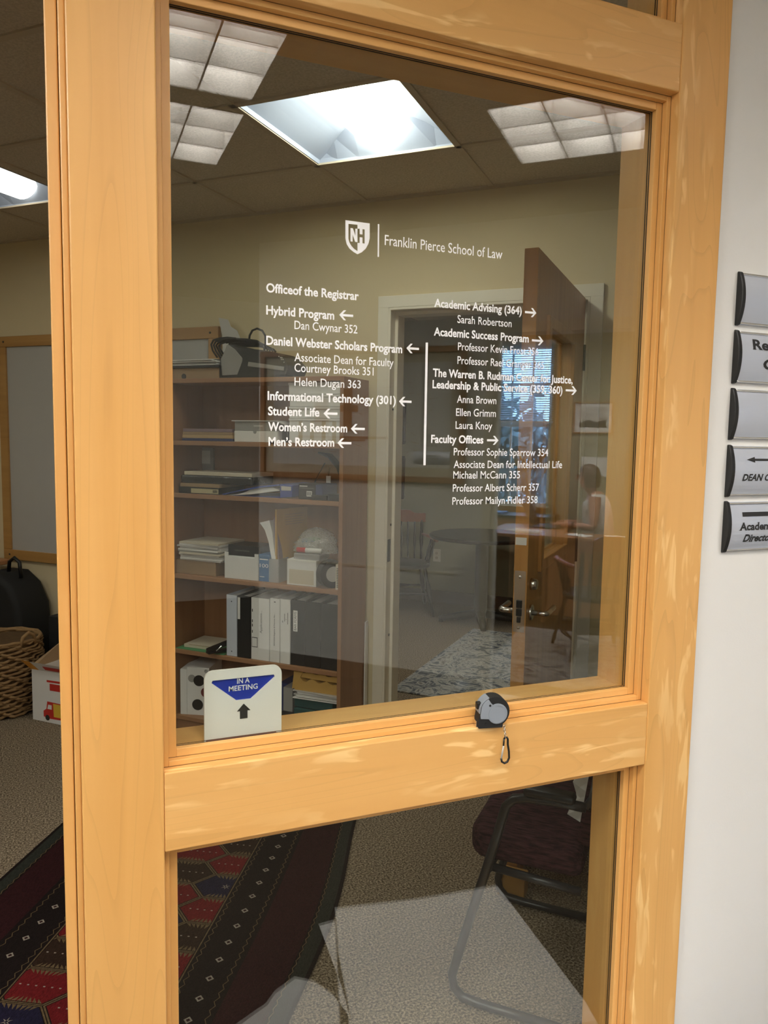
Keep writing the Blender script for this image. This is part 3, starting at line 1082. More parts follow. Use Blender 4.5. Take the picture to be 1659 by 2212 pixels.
def pxpoly(mb, pts):
    mb.flat([[on_g(x, y, YT) for x, y in pts]], vin)


mb = MB()
pxpoly(mb, [(919.5, 740), (924.5, 740), (919.5, 1005), (914.5, 1005)])
mb.build('divider_bar', M['vinyl'], let, fix=False)
mb = MB()
pxpoly(mb, [(816.3, 484), (819.3, 484.4), (818.6, 555), (815.6, 554.7)])
mb.build('divider_bar', M['vinyl'], let, fix=False)
# shield crest: left half outlined, right half solid, the two initials counterchanged
z5 = lambda l: [(540 + x / 2.765, 440 + y / 2.765) for x, y in l]
mb = MB()
for pl in ([(570, 98), (642, 108), (642, 126), (588, 120), (588, 210), (594, 232), (606, 252), (622, 270), (642, 283), (642, 302), (618, 288), (594, 268), (577, 240), (570, 208)],
           [(600, 145), (615, 147), (629, 190), (629, 149), (642, 150), (642, 230), (628, 228), (613, 184), (613, 227), (600, 225)],
           [(642, 108), (715, 118), (715, 208), (708, 238), (692, 268), (668, 290), (642, 302), (642, 234), (655, 235), (655, 200), (672, 202), (672, 236), (685, 238), (685, 154), (672, 152), (672, 184), (655, 182), (655, 150), (642, 149)]):
    pxpoly(mb, z5(pl))
mb.build('shield_crest', M['vinyl'], let, fix=False)

# ================================================================== THINGS ON THE FRAME
# --- slider sign on the inner sill, behind the pane
sx0, sx1, sz0, sz1 = 0.2108, 0.3523, 0.9700, 1.1010
sy = 1.3425
sg = thing('meeting_sign', 'silver sign with a blue IN A MEETING panel standing on the inner sill', 'sign', 'G', ((sx0 + sx1) / 2, sy, sz0))
cxs = (sx0 + sx1) / 2
hw, hh, rr = (sx1 - sx0) / 2, sz1 - sz0, 0.016
pl = [(-hw, 0), (hw, 0), (hw, hh - rr)] + [(hw - rr + rr * math.cos(t), hh - rr + rr * math.sin(t)) for t in [k * math.pi / 12 for k in range(1, 7)]] \
    + [(-hw + rr - rr * math.sin(t), hh - rr + rr * math.cos(t)) for t in [k * math.pi / 12 for k in range(0, 7)]]
# cut-out for the slide panel
cut = [(-0.056, hh - 0.0175), (0.056, hh - 0.0175), (0.058, hh - 0.022), (0.013, hh - 0.059), (-0.013, hh - 0.059), (-0.058, hh - 0.022)]
mb = MB()
for y in (0.0, 0.006):
    mb.flat([pl, cut], lambda p, y=y: (p[0], y, p[1]))
for l in (pl, cut):
    for i in range(len(l)):
        p, q = l[i], l[(i + 1) % len(l)]
        mb.add([(p[0], 0, p[1]), (q[0], 0, q[1]), (q[0], 0.006, q[1]), (p[0], 0.006, p[1])], [(0, 1, 2, 3)])
mb.build('plate', M['sign_silver'], sg)
pan = MB().box(-0.064, 0.064, 0.0035, 0.0055, hh - 0.064, hh - 0.014).build('slide_panel', M['blue'], sg)
label_part(pan, 'blue sliding panel with white words')
fs = lambda p: (p[0], 0.0030, p[1])
mb = MB()
write(mb, 'IN A', -0.0115, 0.0115, hh - 0.0285, 0.0135, fs, 0.015)
write(mb, 'MEETING', -0.0265, 0.0265, hh - 0.0415, 0.0135, fs, 0.015)
mb.build('words', M['vinyl'], pan, fix=False)
mb = MB()
za = hh - 0.066
mb.flat([[(0, za), (0.0125, za - 0.0135), (0.0070, za - 0.0135), (0.0070, za - 0.028), (-0.0070, za - 0.028), (-0.0070, za - 0.0135), (-0.0125, za - 0.0135)]], lambda p: (p[0], -0.0004, p[1]))
mb.build('arrow', M['print'], sg, fix=False)
MB().box(-0.068, 0.06, -0.004, 0.010, -0.0019, 0.0045).build('foot', M['dark_red'], sg)

# --- tape measure on the rail ledge
tpx, tpz = on_g(1064, 1572, 1.275)
tm = thing('tape_measure', 'small grey and black tape measure standing on the middle rail ledge', 'tape measure', 'G', (tpx, 1.2825, R_MID[1] + 0.0003), math.radians(-12))
tg_ = plain('tape_grey', (0.26, 0.29, 0.33, 1), 0.5)
arcp = lambda cx, cz, r, a0, a1, n: [(cx + r * math.cos(math.radians(a0 + (a1 - a0) * k / n)), cz + r * math.sin(math.radians(a0 + (a1 - a0) * k / n))) for k in range(n + 1)]
prof = [(-0.029, 0.0), (0.020, 0.0)] + arcp(0.0035, 0.0325, 0.0305, -55, 160, 22) + [(-0.0275, 0.026), (-0.0295, 0.014)]
MB().prism(prof, -0.013, 0.016).build('case', M['matte_black'], tm, bevel=0.0035, seg=3)
shell = arcp(0.0085, 0.029, 0.0205, -150, 118, 24) + [(-0.0055, 0.0515)] + arcp(0.0035, 0.0325, 0.0298, 118, 158, 6) + [(-0.0265, 0.027), (-0.0255, 0.020)]
MB().prism(shell, -0.0152, -0.012).build('shell', tg_, tm, bevel=0.0012)
MB().prism(arcp(0.0035, 0.0325, 0.0318, 112, 186, 12) + [(-0.0225, 0.030), (-0.019, 0.042), (-0.007, 0.055)], -0.0125, 0.0155).build('bridge', tg_, tm, bevel=0.001)
mb = MB().lathe([(0.0185, 0), (0.0185, -0.0012), (0.0165, -0.0012), (0.0165, -0.0005), (0.0, -0.0005)], 36, (0.0085, -0.0152, 0.029), axis='y')
write(mb, '5', 0.0035, 0.0135, 0.0215, 0.021, lambda p: (p[0], -0.0161, p[1]), 0.0)
mb.build('medallion', tg_, tm)
MB().box(-0.0315, -0.018, -0.006, 0.007, 0.036, 0.050).build('lock_button', M['black'], tm, bevel=0.002)
for x, z in ((-0.0075, 0.0465), (-0.0145, 0.0095)):
    MB().lathe([(0.0022, 0), (0.0022, -0.001), (0.001, -0.001)], 10, (x, -0.0150 if z > 0.02 else -0.0128, z), axis='y').build('screw', M['black'], tm)
MB().box(-0.0325, -0.0292, -0.007, 0.007, 0.0006, 0.0125).build('hook', M['chrome'], tm, bevel=0.0006)
# chain and carabiner hanging in front of the rail
ch = tm


def ring(mb, c, r, th, tilt, ax=0.0):
    pts = []
    for k in range(12):
        a = k / 12 * 2 * math.pi
        p = Vector((r * 0.75 * math.cos(a), 0, r * math.sin(a)))
        p = Matrix.Rotation(tilt, 3, 'Z') @ p
        pts.append(Vector(c) + p)
    mb.tube(pts, th, 6, closed=True)


cxk, czk = 0.0235, -0.001
for k in range(6):
    mb = MB()
    ring(mb, (cxk + 0.0006 * k, -0.0135, czk + 0.003 - 0.0042 * k), 0.0030, 0.0007, (k % 2) * 1.3 + 0.3)
    mb.build('chain_link', M['chrome'], ch, smooth=True)
kz = czk - 0.0225
cb = [(-0.0022, 0), (0.0, 0.0030), (0.0035, 0.0025), (0.0055, -0.001), (0.0058, -0.012), (0.0085, -0.026), (0.0095, -0.040), (0.006, -0.048), (0.0, -0.0505), (-0.0055, -0.047), (-0.007, -0.040)]
pts = [(cxk + 0.003 + x, -0.0135, kz + z) for x, z in cb]
MB().tube(pts, 0.0022, 8).build('carabiner', M['black'], ch, smooth=True)
MB().tube([(cxk + 0.003 - 0.0022, -0.0135, kz), (cxk + 0.003 - 0.0030, -0.0135, kz - 0.014)], 0.0019, 8).build('carabiner', M['black'], ch, smooth=True)
label_part(MB().tube([(cxk + 0.003 - 0.0028, -0.0135, kz - 0.013), (cxk + 0.003 - 0.0068, -0.0135, kz - 0.040)], 0.0018, 8).build('carabiner_gate', M['light_grey'], ch, smooth=True), 'silver sprung gate')

# --- curved name plates on the white wall
PL = [(1.8946, 1.7834), (1.7693, 1.6567), (1.6425, 1.5321), (1.5167, 1.4038), (1.3902, 1.2777)]
plab = ['topmost blank curved silver wall plate in the stack right of the stile', 'curved silver wall plate with serif words, second from the top of the stack', 'blank curved silver wall plate in the middle of the stack',
        'curved silver wall plate with a thin left arrow and italic capitals', 'lowest curved silver wall plate, with a thick bar and serif words']
PW, PX = 0.285, 1.3585
arcm = M['silver']
for i, ((zt, zb), lb) in enumerate(zip(PL, plab)):
    t = thing('wall_plate', lb, 'sign', 'G', (PX, 1.295, (zt + zb) / 2), group='curved wall plates')
    h = (zt - zb) / 2
    n = 14
    dep = 0.012
    arc = [(-0.004 - dep * (1 - (2 * k / n - 1) ** 2), h * (2 * k / n - 1)) for k in range(n + 1)]   # (y, z)
    mb = MB()
    mb.prism([(0.0, -h), ] + arc + [(0.0, h)], 0.010, PW - 0.010, 'x')
    mb.build('face', arcm, t, smooth=False)
    for z in (-h + 0.001, h - 0.005):
        MB().box(0.010, PW - 0.010, -0.0085, -0.0015, z, z + 0.004).build('lip', M['chrome'], t, bevel=0.001)
    for x0 in (0.0, PW - 0.0105):
        capp = [(0.0, -h - 0.003)] + [(y - 0.003, z * 1.02) for y, z in arc] + [(0.0, h + 0.003)]
        MB().prism(capp, x0, x0 + 0.0105, 'x').build('end_cap', M['black'], t, bevel=0.002)

    def cur(p, h=h, dep=dep):
        q = p[1] / h
        return (p[0], -0.0047 - dep * (1 - q * q), p[1])

    mb = MB()
    if i == 1:
        write_serif(mb, 'Registrar\u2019s', 0.045, 0.240, 0.018, 0.031, cur, 0.03)
        write_serif(mb, 'Office', 0.077, 0.208, -0.024, 0.031, cur, 0.03)
    elif i == 3:
        mb.flat([[(0.047, 0.026), (0.072, 0.0325), (0.072, 0.0285), (0.235, 0.0285), (0.235, 0.0235), (0.072, 0.0235), (0.072, 0.0195)]], cur)
        write_serif(mb, 'DEAN OF STUDENTS', 0.036, 0.250, -0.021, 0.021, cur, 0.03, shear=0.22)
    elif i == 4:
        for k in range(8):
            mb.flat([[(0.045 + 0.024 * k, 0.0235), (0.069 + 0.024 * k, 0.0235), (0.069 + 0.024 * k, 0.0335), (0.045 + 0.024 * k, 0.0335)]], cur)
        write_serif(mb, 'Academic', 0.037, 0.150, -0.007, 0.024, cur, 0.03)
        write_serif(mb, 'Director', 0.052, 0.145, -0.034, 0.024, cur, 0.03, shear=0.22)
    if mb.v:
        mb.build('words', M['print'], t, fix=False)

# ================================================================== BOOKCASE
BF, BBK = 3.11, 3.383             # front edge, back
BA0, BA1 = -2.475, -1.503
SH = {'top': 1.796, 's2': 1.492, 's3': 1.230, 's4': 0.820, 's5': 0.432, 's6': 0.085}
bk = thing('bookcase', 'tall brown wood laminate bookcase packed with office supplies against the back wall', 'bookcase', 'W', ((BA0 + BA1) / 2, BBK, 0))
bc = (BA0 + BA1) / 2


def bx(mb, a0, a1, b0, b1, z0, z1):
    return mb.box(a0 - bc, a1 - bc, b0 - BBK, b1 - BBK, z0, z1)


bx(MB(), BA0, BA0 + 0.020, BF, BBK, 0, SH['top'] - 0.001).build('side_panel', M['shelf_wood_v'], bk, bevel=0.0015)
bx(MB(), BA1 - 0.020, BA1, BF, BBK, 0, SH['top'] - 0.001).build('side_panel', M['shelf_wood_v'], bk, bevel=0.0015)
bx(MB(), BA0 + 0.020, BA1 - 0.020, BBK - 0.006, BBK, 0.0, SH['top'] - 0.02).build('back_panel', M['shelf_wood_v'], bk)
for k, z in SH.items():
    x0, x1 = (BA0 + 0.0205, BA1 - 0.0205)
    bx(MB(), x0, x1, BF + 0.002, BBK - 0.0065, z - 0.022, z).build('top_board' if k == 'top' else 'shelf', M['shelf_wood'], bk, bevel=0.002)
bx(MB(), BA0 + 0.0205, BA1 - 0.0205, BF + 0.02, BF + 0.035, 0, SH['s6'] - 0.0225).build('plinth', M['shelf_wood'], bk)

E = 0.0006


def item(name, label, cat, px0, px1, pyt, shelf, bf, depth, mat, group=None, pyb=None, rot=0.0, bevel=0.0015, base=None, py=None):
    """box-shaped thing on a shelf; pixel columns of its front face, top row, shelf it stands on"""
    a0, zt = on_w(px0, pyt, bf)
    a1, _ = on_w(px1, pyt, bf)
    zb = (SH[shelf] if base is None else base) + E
    if pyb is not None and base is None:
        zb = max(zb, on_w((px0 + px1) / 2, pyb, bf)[1])
    t = thing(name, label, cat, 'W', ((a0 + a1) / 2, bf, zb), rot, group)
    w, h = (a1 - a0) / 2, max(zt - zb, 0.003)
    body = MB().box(-w, w, 0, depth, 0, h).build('body', mat, t, bevel=min(bevel, h / 4))
    t['w'], t['h'] = 0, 0
    del t['w'], t['h']
    return t, w, h, zb + h


def front(t, x0, x1, z0, z1, mat, name='label', y=-0.0008, txt=None):
    o = MB().box(x0, x1, y, 0.0004, z0, z1).build(name, mat, t)
    if txt:
        label_part(o, txt)
    return o


def sheets(name, label, px0, px1, pyt, shelf, bf, depth, base=None, n=7, mats=None, group=None, over=0.0):
    a0, zt = on_w(px0, pyt, bf)
    a1, _ = on_w(px1, pyt, bf)
    zb = (SH[shelf] if base is None else base) + E
    t = thing(name, label, 'papers', 'W', ((a0 + a1) / 2, bf, zb), 0, group)
    w = (a1 - a0) / 2
    h = zt - zb
    rnd = random.Random(int(px0 * 7 + pyt))
    for k in range(n):
        z0, z1 = h * k / n, h * (k + 1) / n - 0.0004
        dx, dy, r = rnd.uniform(-0.012, 0.012), rnd.uniform(-0.012, 0.012), rnd.uniform(-0.06, 0.06)
        T = Matrix.Translation((dx, dy + depth / 2, 0)) @ Matrix.Rotation(r, 4, 'Z')
        mm = (mats or [M['paper'], M['white'], M['paper'], M['light_grey']])
        MB().box(-w * rnd.uniform(0.88, 1.0), w, -depth / 2, depth / 2, z0, z1, T=T).build('sheaf', mm[k % len(mm)], t)
    return t, zb + h


# ---- on the top board
t, w, h, ztop = item('cardboard_box', 'flat brown cardboard box on top of the bookcase, left of the machine', 'box', 340, 471, 797, 'top', 3.14, 0.24, M['card'])
MB().lathe([(0.014, 0), (0.014, -0.001)], 16, (-0.02, 0, 0.012), axis='y').build('thumb_hole', M['dark_grey'], t)
t2, w, h, ztop = item('document_tray', 'thin black document tray on the flat brown box', 'tray', 340, 473, 791, 'top', 3.13, 0.26, M['black'], base=ztop)
sheets('paper_stack', 'loose stack of white papers on the black tray on top of the bookcase', 340, 467, 778, 'top', 3.14, 0.24, base=ztop, n=8)

z8 = lambda l, bf: [on_w(440 + x / 8.295, 680 + y / 8.295, bf) for x, y in l]
mp = thing('label_printer', 'black desktop machine with grey side panels and a tangle of cord, on the bookcase', 'machine', 'W', (-2.10, 3.15, SH['top'] + E))


def mloc(pts):
    return [(p[0] + 2.10, max(p[1] - SH['top'] - E, 0.0)) for p in pts]


body = mloc(z8([(272, 1138), (268, 1000), (285, 850), (310, 760), (385, 610), (430, 520), (520, 530), (640, 580), (780, 600), (1000, 625), (1130, 640), (1270, 670), (1390, 745), (1470, 840), (1502, 900), (1500, 960), (1455, 1085), (1180, 1138)], 3.15))
MB().prism(body, 0.0, 0.19).build('housing', M['dark_grey'], mp, bevel=0.006, seg=3)
label_part(MB().prism(mloc(z8([(408, 545), (440, 532), (560, 620), (690, 775), (690, 830), (600, 1072), (330, 1088), (306, 800), (380, 640)], 3.148)), -0.003, 0.002).build('side_panel', M['grey'], mp, bevel=0.002), 'grey angular side panel')
MB().prism(mloc(z8([(800, 842), (1440, 930), (1432, 1004), (785, 922)], 3.148)), -0.003, 0.002).build('side_strip', M['grey'], mp, bevel=0.002)
MB().prism(mloc(z8([(1180, 1132), (1330, 1085), (1590, 1096), (1640, 1122), (1640, 1136)], 3.15)), 0.0, 0.17).build('base_tray', M['black'], mp)
for x, y in ((1345, 745), (1375, 768), (1390, 800), (1420, 800), (1438, 850), (1400, 770)):
    a, z = mloc(z8([(x, y)], 3.148))[0]
    MB().lathe([(0.003, 0), (0.003, -0.002), (0.001, -0.002)], 8, (a, 0.0, z), axis='y').build('button', M['light_grey'], mp)
loop = mloc(z8([(690, 430), (700, 340), (750, 250), (835, 215), (930, 255), (985, 350), (990, 450), (985, 560), (965, 610)], 3.15))
mb = MB()
mb.tube([(a, 0.06, z) for a, z in loop], 0.0052, 8)
for k, off in enumerate((0, 12, 24, 36)):
    l = mloc(z8([(600 + off * 4, 430 + off), (450, 415 + off), (300, 430 + off), (200, 460 + off), (160, 540), (190 + off, 650), (270 + off, 770)], 3.15))
    mb.tube([(a, -0.012 + 0.02 * k, z) for a, z in l], 0.0048, 8)
for k in range(5):
    l = mloc(z8([(330, 470 + k * 14), (520, 425 + k * 22), (760, 440 + k * 18), (930, 465 + k * 20), (1040, 530 + k * 12), (1075, 620)], 3.15))
    mb.tube([(a, 0.01 + 0.025 * k, z) for a, z in l], 0.0052, 8)
mb.build('cord', M['matte_black'], mp, smooth=True)

ev = thing('open_envelope', 'torn white envelope propped upright behind the black machine', 'envelope', 'W', (-2.24, 3.365, SH['top'] + E))
pl = [(p[0] + 2.24, max(p[1] - SH['top'], 0)) for p in z8([(330, 1130), (330, 430), (300, 270), (255, 50), (425, 85), (470, 210), (590, 285), (640, 420), (640, 1130)], 3.36)]
MB().prism(pl, 0, 0.004).build('sheet', M['light_grey'], ev)

# ---- second shelf
zz = SH['s2']
for i, (py, mt, nm) in enumerate([(946, M['blue_dark'], 'navy folder lying at the bottom of the folder pile on the second shelf'), (938.5, M['tan_folder'], 'buff folder lying on the navy folder, second shelf'),
                                  (932.5, M['card'], 'tan folder lying second from the top of the folder pile'), (925.5, M['purple'], 'mauve folder lying on top of the folder pile, second shelf')]):
    t, w, h, zz = item('folder', nm, 'folder', 393 + i * 0.8, 503 - i * 0.6, py, 's2', 3.135, 0.22, mt, 'folders lying on the second shelf', base=zz)
t, w, h, zz = item('document_box', 'white document box under a grey plastic tray, second shelf', 'box', 506, 598, 930.5, 's2', 3.135, 0.22, M['white'])
MB().lathe([(0.009, 0), (0.009, -0.001)], 16, (-0.002, 0, h - 0.004), axis='y').build('thumb_notch', M['grey'], t)
t, w, h, zz = item('plastic_tray', 'grey plastic tray with a flared lid on the white document box', 'tray', 507, 598, 910, 's2', 3.137, 0.21, M['grey'], base=zz)
MB().prism([(-w - 0.014, h), (w, h), (w + 0.05, h - 0.016), (w + 0.052, h - 0.012), (w + 0.004, h + 0.005), (-w - 0.014, h + 0.005)], -0.006, 0.2).build('lid', M['light_grey'], t)
front(t, -0.01, 0.04, h * 0.45, h * 0.6, M['light_grey'])
cc = thing('cable_coil', 'dark coil of cable between the document box and the white boxes', 'cable', 'W', (on_w(616, 935, 3.17)[0], 3.17, SH['s2'] + E))
mb = MB()
for k in range(4):
    r = 0.020 + 0.002 * k
    mb.tube([(r * 0.6 * math.cos(a), 0.012 * k, 0.035 + 0.034 * math.sin(a)) for a in [i / 16 * 2 * math.pi for i in range(16)]], 0.004, 6, closed=True)
mb.build('loops', M['matte_black'], cc, smooth=True)
zz = SH['s2']
for k, (px0, py, nm) in enumerate([(625, 904, 'tall white paper box at the bottom of the white box stack, second shelf'), (625, 879, 'white shallow box second from the bottom of the white box stack'),
                                   (626, 853, 'white shallow box third from the bottom of the white box stack'), (624, 827, 'topmost white shallow box of the stack on the second shelf')]):
    t, w, h, zz = item('white_box', nm, 'box', px0, 736.5, py, 's2', 3.128, 0.23, M['paper'], 'white boxes stacked on the second shelf', base=zz + (0.0 if k == 0 else 0.001))
    MB().box(-w - 0.002, w + 0.001, -0.003, 0.23, h - 0.010, h + 0.0008).build('lid', M['white'], t, bevel=0.001)
    if k == 0:
        for q in (-0.55, -0.1, 0.35, 0.75):
            front(t, w * q - 0.010, w * q + 0.010, 0.002, h - 0.012, M['cream'], 'tape_strip')
    zz += 0.0009

# ---- third shelf
t, w, h, zz = item('boxed_kit', 'flat black box with a gold label at the left of the third shelf', 'box', 386, 473, 1050.5, 's3', 3.13, 0.22, M['black'])
lb = front(t, -w + 0.028 * w / 0.11 + 0.045, w - 0.004, h * 0.12, h * 0.80, M['gold_label'], 'label', txt='pale gold label with a barcode')
mb = MB()
for k in range(9):
    mb.box(w - 0.036 + k * 0.003, w - 0.036 + k * 0.003 + 0.0012 + 0.0006 * (k % 3), -0.0014, -0.0009, h * 0.25, h * 0.68)
mb.build('barcode', M['print'], lb)
t, w, h, zz = item('thin_board', 'thin brown board on the gold-labelled black box', 'board', 389, 474, 1043, 's3', 3.13, 0.22, M['card'], base=zz)
t, w, h, zz = item('wrapped_pack', 'black pack in shiny shrink wrap, third shelf', 'pack', 390, 545, 1025, 's3', 3.145, 0.20, plain('shrink_black', (0.02, 0.021, 0.02, 1), 0.12, bump=0.8, bscale=45), base=zz, bevel=0.008)
t, w, h, zz = item('mounted_board', 'cream mounted board on top of the shrink-wrapped pack', 'board', 398, 544, 1017.5, 's3', 3.14, 0.20, M['cream'], base=zz)
t, w, h, z_ = item('picture_frame', 'small grey picture leaning at the back of the third shelf', 'picture', 408, 461, 966, 's3', 3.362, 0.012, M['grey'])
front(t, -0.032, 0.058, h - 0.085, h - 0.016, M['light_grey'], 'print')
bl = thing('ring_binder', 'blue ring binder lying flat and stuffed with papers, third shelf', 'binder', 'W', (on_w(555, 1070, 3.135)[0], 3.135, SH['s3'] + E))
k0 = on_w(555, 1070, 3.135)[0]
bxp = lambda l: [(on_w(x, y, 3.135)[0] - k0, max(on_w(x, y, 3.135)[1] - SH['s3'] - E, 0)) for x, y in l]
MB().prism(bxp([(479, 1067), (520, 1058), (560, 1050), (603, 1046), (604, 1049), (560, 1054), (500, 1064), (484, 1069)]), 0, 0.24).build('cover', M['blue_binder'], bl)
MB().prism(bxp([(500, 1073.5), (604, 1073.5), (604, 1075.5), (500, 1075.5)]), 0, 0.24).build('cover', M['blue_binder'], bl)
label_part(MB().prism(bxp([(604, 1046), (630, 1049), (630, 1074), (604, 1075.5)]), 0.004, 0.24).build('spine', M['blue_binder'], bl, bevel=0.002), 'blue spine with a pale label')
MB().prism(bxp([(607, 1050), (628, 1051.5), (628, 1060), (607, 1059.5)]), 0.002, 0.0045).build('spine_label', M['light_grey'], bl)
mb = MB()
for k in range(6):
    mb.prism(bxp([(488 + 6 * k, 1071 - k * 0.6), (540, 1066 - 2 * k), (602 - 3 * k, 1056 - k + 2), (602 - 3 * k, 1058 - k + 2), (540, 1068 - 2 * k), (490 + 6 * k, 1072.5 - k * 0.6)]), 0.004 + 0.002 * k, 0.22)
mb.build('papers', M['paper'], bl)
t, w, h, zz = item('toner_box', 'black carton with white print and a blue side, third shelf', 'box', 645, 682, 1045, 's3', 3.135, 0.15, M['black'])
front(t, w + 0.001, w + 0.034, 0.004, h - 0.002, M['blue_dark'], 'side_panel')
MB().box(w, w + 0.036, 0.0, 0.15, 0, h - 0.001).build('side', M['blue_dark'], t)
b_ = front(t, -0.002, 0.026, h * 0.2, h * 0.55, M['paper'], 'barcode_label')
mb = MB()
for k in range(6):
    mb.box(0.001 + k * 0.004, 0.003 + k * 0.004, -0.0014, -0.0009, h * 0.25, h * 0.5)
mb.build('bars', M['print'], b_)
front(t, -w + 0.006, 0.002, h * 0.82, h * 0.90, M['light_grey'], 'print_line')
front(t, -w + 0.006, w - 0.01, h * 0.72, h * 0.74, M['grey'], 'print_line')
for px0, px1, py, nm in ((672, 706, 1069, 'flat black gadget in front of the toner carton'), (707, 737, 1068, 'flat black gadget at the right end of the third shelf')):
    item('small_device', nm, 'gadget', px0, px1, py, 's3', 3.118, 0.09, M['black'], bevel=0.003)
a_, z_ = on_w(710, 990, 3.36)
ly = thing('umbrella', 'navy folded umbrella with a white tag at the back of the third shelf', 'umbrella', 'W', (a_, 3.36, SH['s3'] + E))
kk = lambda x, y: (on_w(x, y, 3.36)[0] - a_, on_w(x, y, 3.36)[1] - SH['s3'] - E)
mb = MB()
p0 = [kk(690, 978), kk(715, 985), kk(735, 1008), kk(742, 1030), kk(738, 1062)]
mb.tube([(p[0], -0.01, p[1]) for p in p0], [0.010, 0.026, 0.030, 0.024, 0.012], 10, flat=0.5)
mb.build('cloth', plain('navy_cloth', (0.02, 0.03, 0.045, 1), 0.8), ly, smooth=True)
MB().tube([(kk(705, 1000)[0], -0.015, kk(705, 1000)[1]), (kk(692, 1025)[0], -0.02, kk(692, 1025)[1]), (kk(682, 1050)[0], -0.03, max(0.006, kk(682, 1050)[1]))], 0.003, 6).build('strap', M['black'], ly)
q0, q1 = kk(715, 1027), kk(724, 1055)
tg = MB().box(q0[0], q1[0], -0.052, -0.049, q1[1], q0[1]).build('tag', M['paper'], ly)
label_part(tg, 'white hanging tag')
MB().tube([(kk(719, 1008)[0], -0.03, kk(719, 1008)[1]), (kk(719, 1028)[0], -0.05, kk(719, 1028)[1])], 0.003, 6).build('clip', M['steel'], ly)

# ---- fourth shelf
t, w, h, ztop = item('cardboard_box', 'brown cardboard box under a heap of papers, fourth shelf', 'box', 380, 466, 1207, 's4', 3.14, 0.2, M['card'])
sheets('paper_stack', 'untidy heap of papers on the brown cardboard box, fourth shelf', 384, 474, 1168, 's4', 3.125, 0.23, base=ztop, n=11, mats=[M['paper'], M['white'], M['light_grey'], M['paper'], M['cream'], M['grey']])
t, w, h, zt = item('white_tray_box', 'open white card box holding a black envelope box, fourth shelf', 'box', 485, 558, 1200, 's4', 3.135, 0.16, M['white'])
for x0, x1 in ((-w, -w + 0.022), (w - 0.022, w)):
    MB().box(x0, x1, 0, 0.004, h - 0.001, h + 0.020).build('tab', M['white'], t, bevel=0.0008)
t, w, h, zt = item('envelope_box', 'black stationery box sitting in the open white card box', 'box', 493, 563, 1176, 's4', 3.16, 0.14, M['black'], base=zt)
mb = MB()
write(mb, 'Letterhead Envelope', -0.055, 0.03, h * 0.45, 0.012, lambda p: (p[0], -0.0006, p[1]), 0.0)
mb.build('words', M['grey'], t, fix=False)
t, w, h, zt = item('blue_carton', 'narrow blue carton marked 100, fourth shelf', 'box', 559.5, 583, 1197, 's4', 3.14, 0.12, M['blue_box'])
mb = MB()
write(mb, '100', -w + 0.005, w - 0.009, h * 0.52, 0.026, lambda p: (p[0], -0.0008, p[1]), 0.0)
mb.box(-w + 0.005, w - 0.01, -0.0009, 0, h * 0.80, h * 0.84)
mb.box(-w + 0.005, 0.0, -0.0009, 0, h * 0.16, h * 0.18)
mb.build('words', M['vinyl'], t, fix=False)
# standing booklets
a_, _ = on_w(590, 1250, 3.15)
bt = thing('booklet', 'white booklet curling away from the clear file holder, fourth shelf', 'booklet', 'W', (a_, 3.15, SH['s4'] + E))
ck = lambda x, y: (on_w(x, y, 3.15)[0] - a_, max(on_w(x, y, 3.15)[1] - SH['s4'] - E, 0))
MB().prism([ck(x, y) for x, y in [(586, 1251), (586, 1205), (580, 1170), (572, 1145), (561, 1129), (582, 1124), (588, 1150), (592, 1185), (595, 1205), (595, 1251)]], 0, 0.2).build('pages', M['paper'], bt)
bt2 = thing('magazine', 'dark-covered magazine standing in the clear file holder, fourth shelf', 'magazine', 'W', (a_, 3.155, SH['s4'] + E))
MB().prism([ck(x, y) for x, y in [(597, 1251), (594, 1190), (590, 1118), (597, 1116), (600, 1180), (602, 1251)]], 0, 0.2).build('cover', M['purple'], bt2)
fh = thing('file_holder', 'clear plastic file holder around the standing booklets', 'file holder', 'W', (a_, 3.142, SH['s4'] + E))
mb = MB()
c0, c1 = ck(583.5, 1206), ck(603.5, 1206)
mb.box(c0[0], c1[0], -0.003, 0.0, 0, c0[1])
mb.box(c0[0] - 0.002, c0[0], 0, 0.2, 0, c0[1])
mb.box(c1[0], c1[0] + 0.002, 0, 0.2, 0, c0[1])
mb.build('shell', M['clear'], fh)
# gold envelope standing at a slant
a0, z0 = on_w(598, 1252, 3.15)
a1, _ = on_w(666, 1095, 3.385)
_, zt_ = on_w(602, 1101, 3.15)
ge = thing('padded_envelope', 'gold envelope standing upright behind the small white box, fourth shelf', 'envelope', 'W', (a0, 3.15, SH['s4'] + E), math.atan2(0.225, a1 - a0))
hh_ = zt_ - SH['s4'] - E
mb = MB()
for k in range(6):
    x0 = k * 0.043
    mb.add([(x0, 0.002 * (k % 2), 0), (x0 + 0.043, 0.002 * ((k + 1) % 2), 0), (x0 + 0.043, 0.002 * ((k + 1) % 2), hh_), (x0, 0.002 * (k % 2), hh_)], [(0, 1, 2, 3)])
mb.box(0, 0.258, 0.003, 0.012, 0, hh_)
mb.build('sleeve', M['manila'], ge)
mb = MB()
for k in range(5):
    mb.box(0.06, 0.2 - 0.01 * (k % 3), -0.0008, 0.0, hh_ - 0.03 - 0.012 * k, hh_ - 0.028 - 0.012 * k)
mb.build('print_lines', M['card'], ge)
t, w, h, zt = item('small_white_box', 'small worn white box with a tan label, fourth shelf', 'box', 620, 683, 1207, 's4', 3.128, 0.12, M['white'])
front(t, -w + 0.012, w - 0.012, 0.008, h * 0.62, M['cream'], 'label', txt='blank tan label')
tb = thing('plastic_case', 'shallow clear plastic case on the small worn white box', 'case', 'W', (on_w(660, 1206, 3.135)[0], 3.135, zt + E))
MB().box(-0.066, 0.072, 0, 0.11, 0, 0.030).build('shell', M['clear'], tb, bevel=0.006)
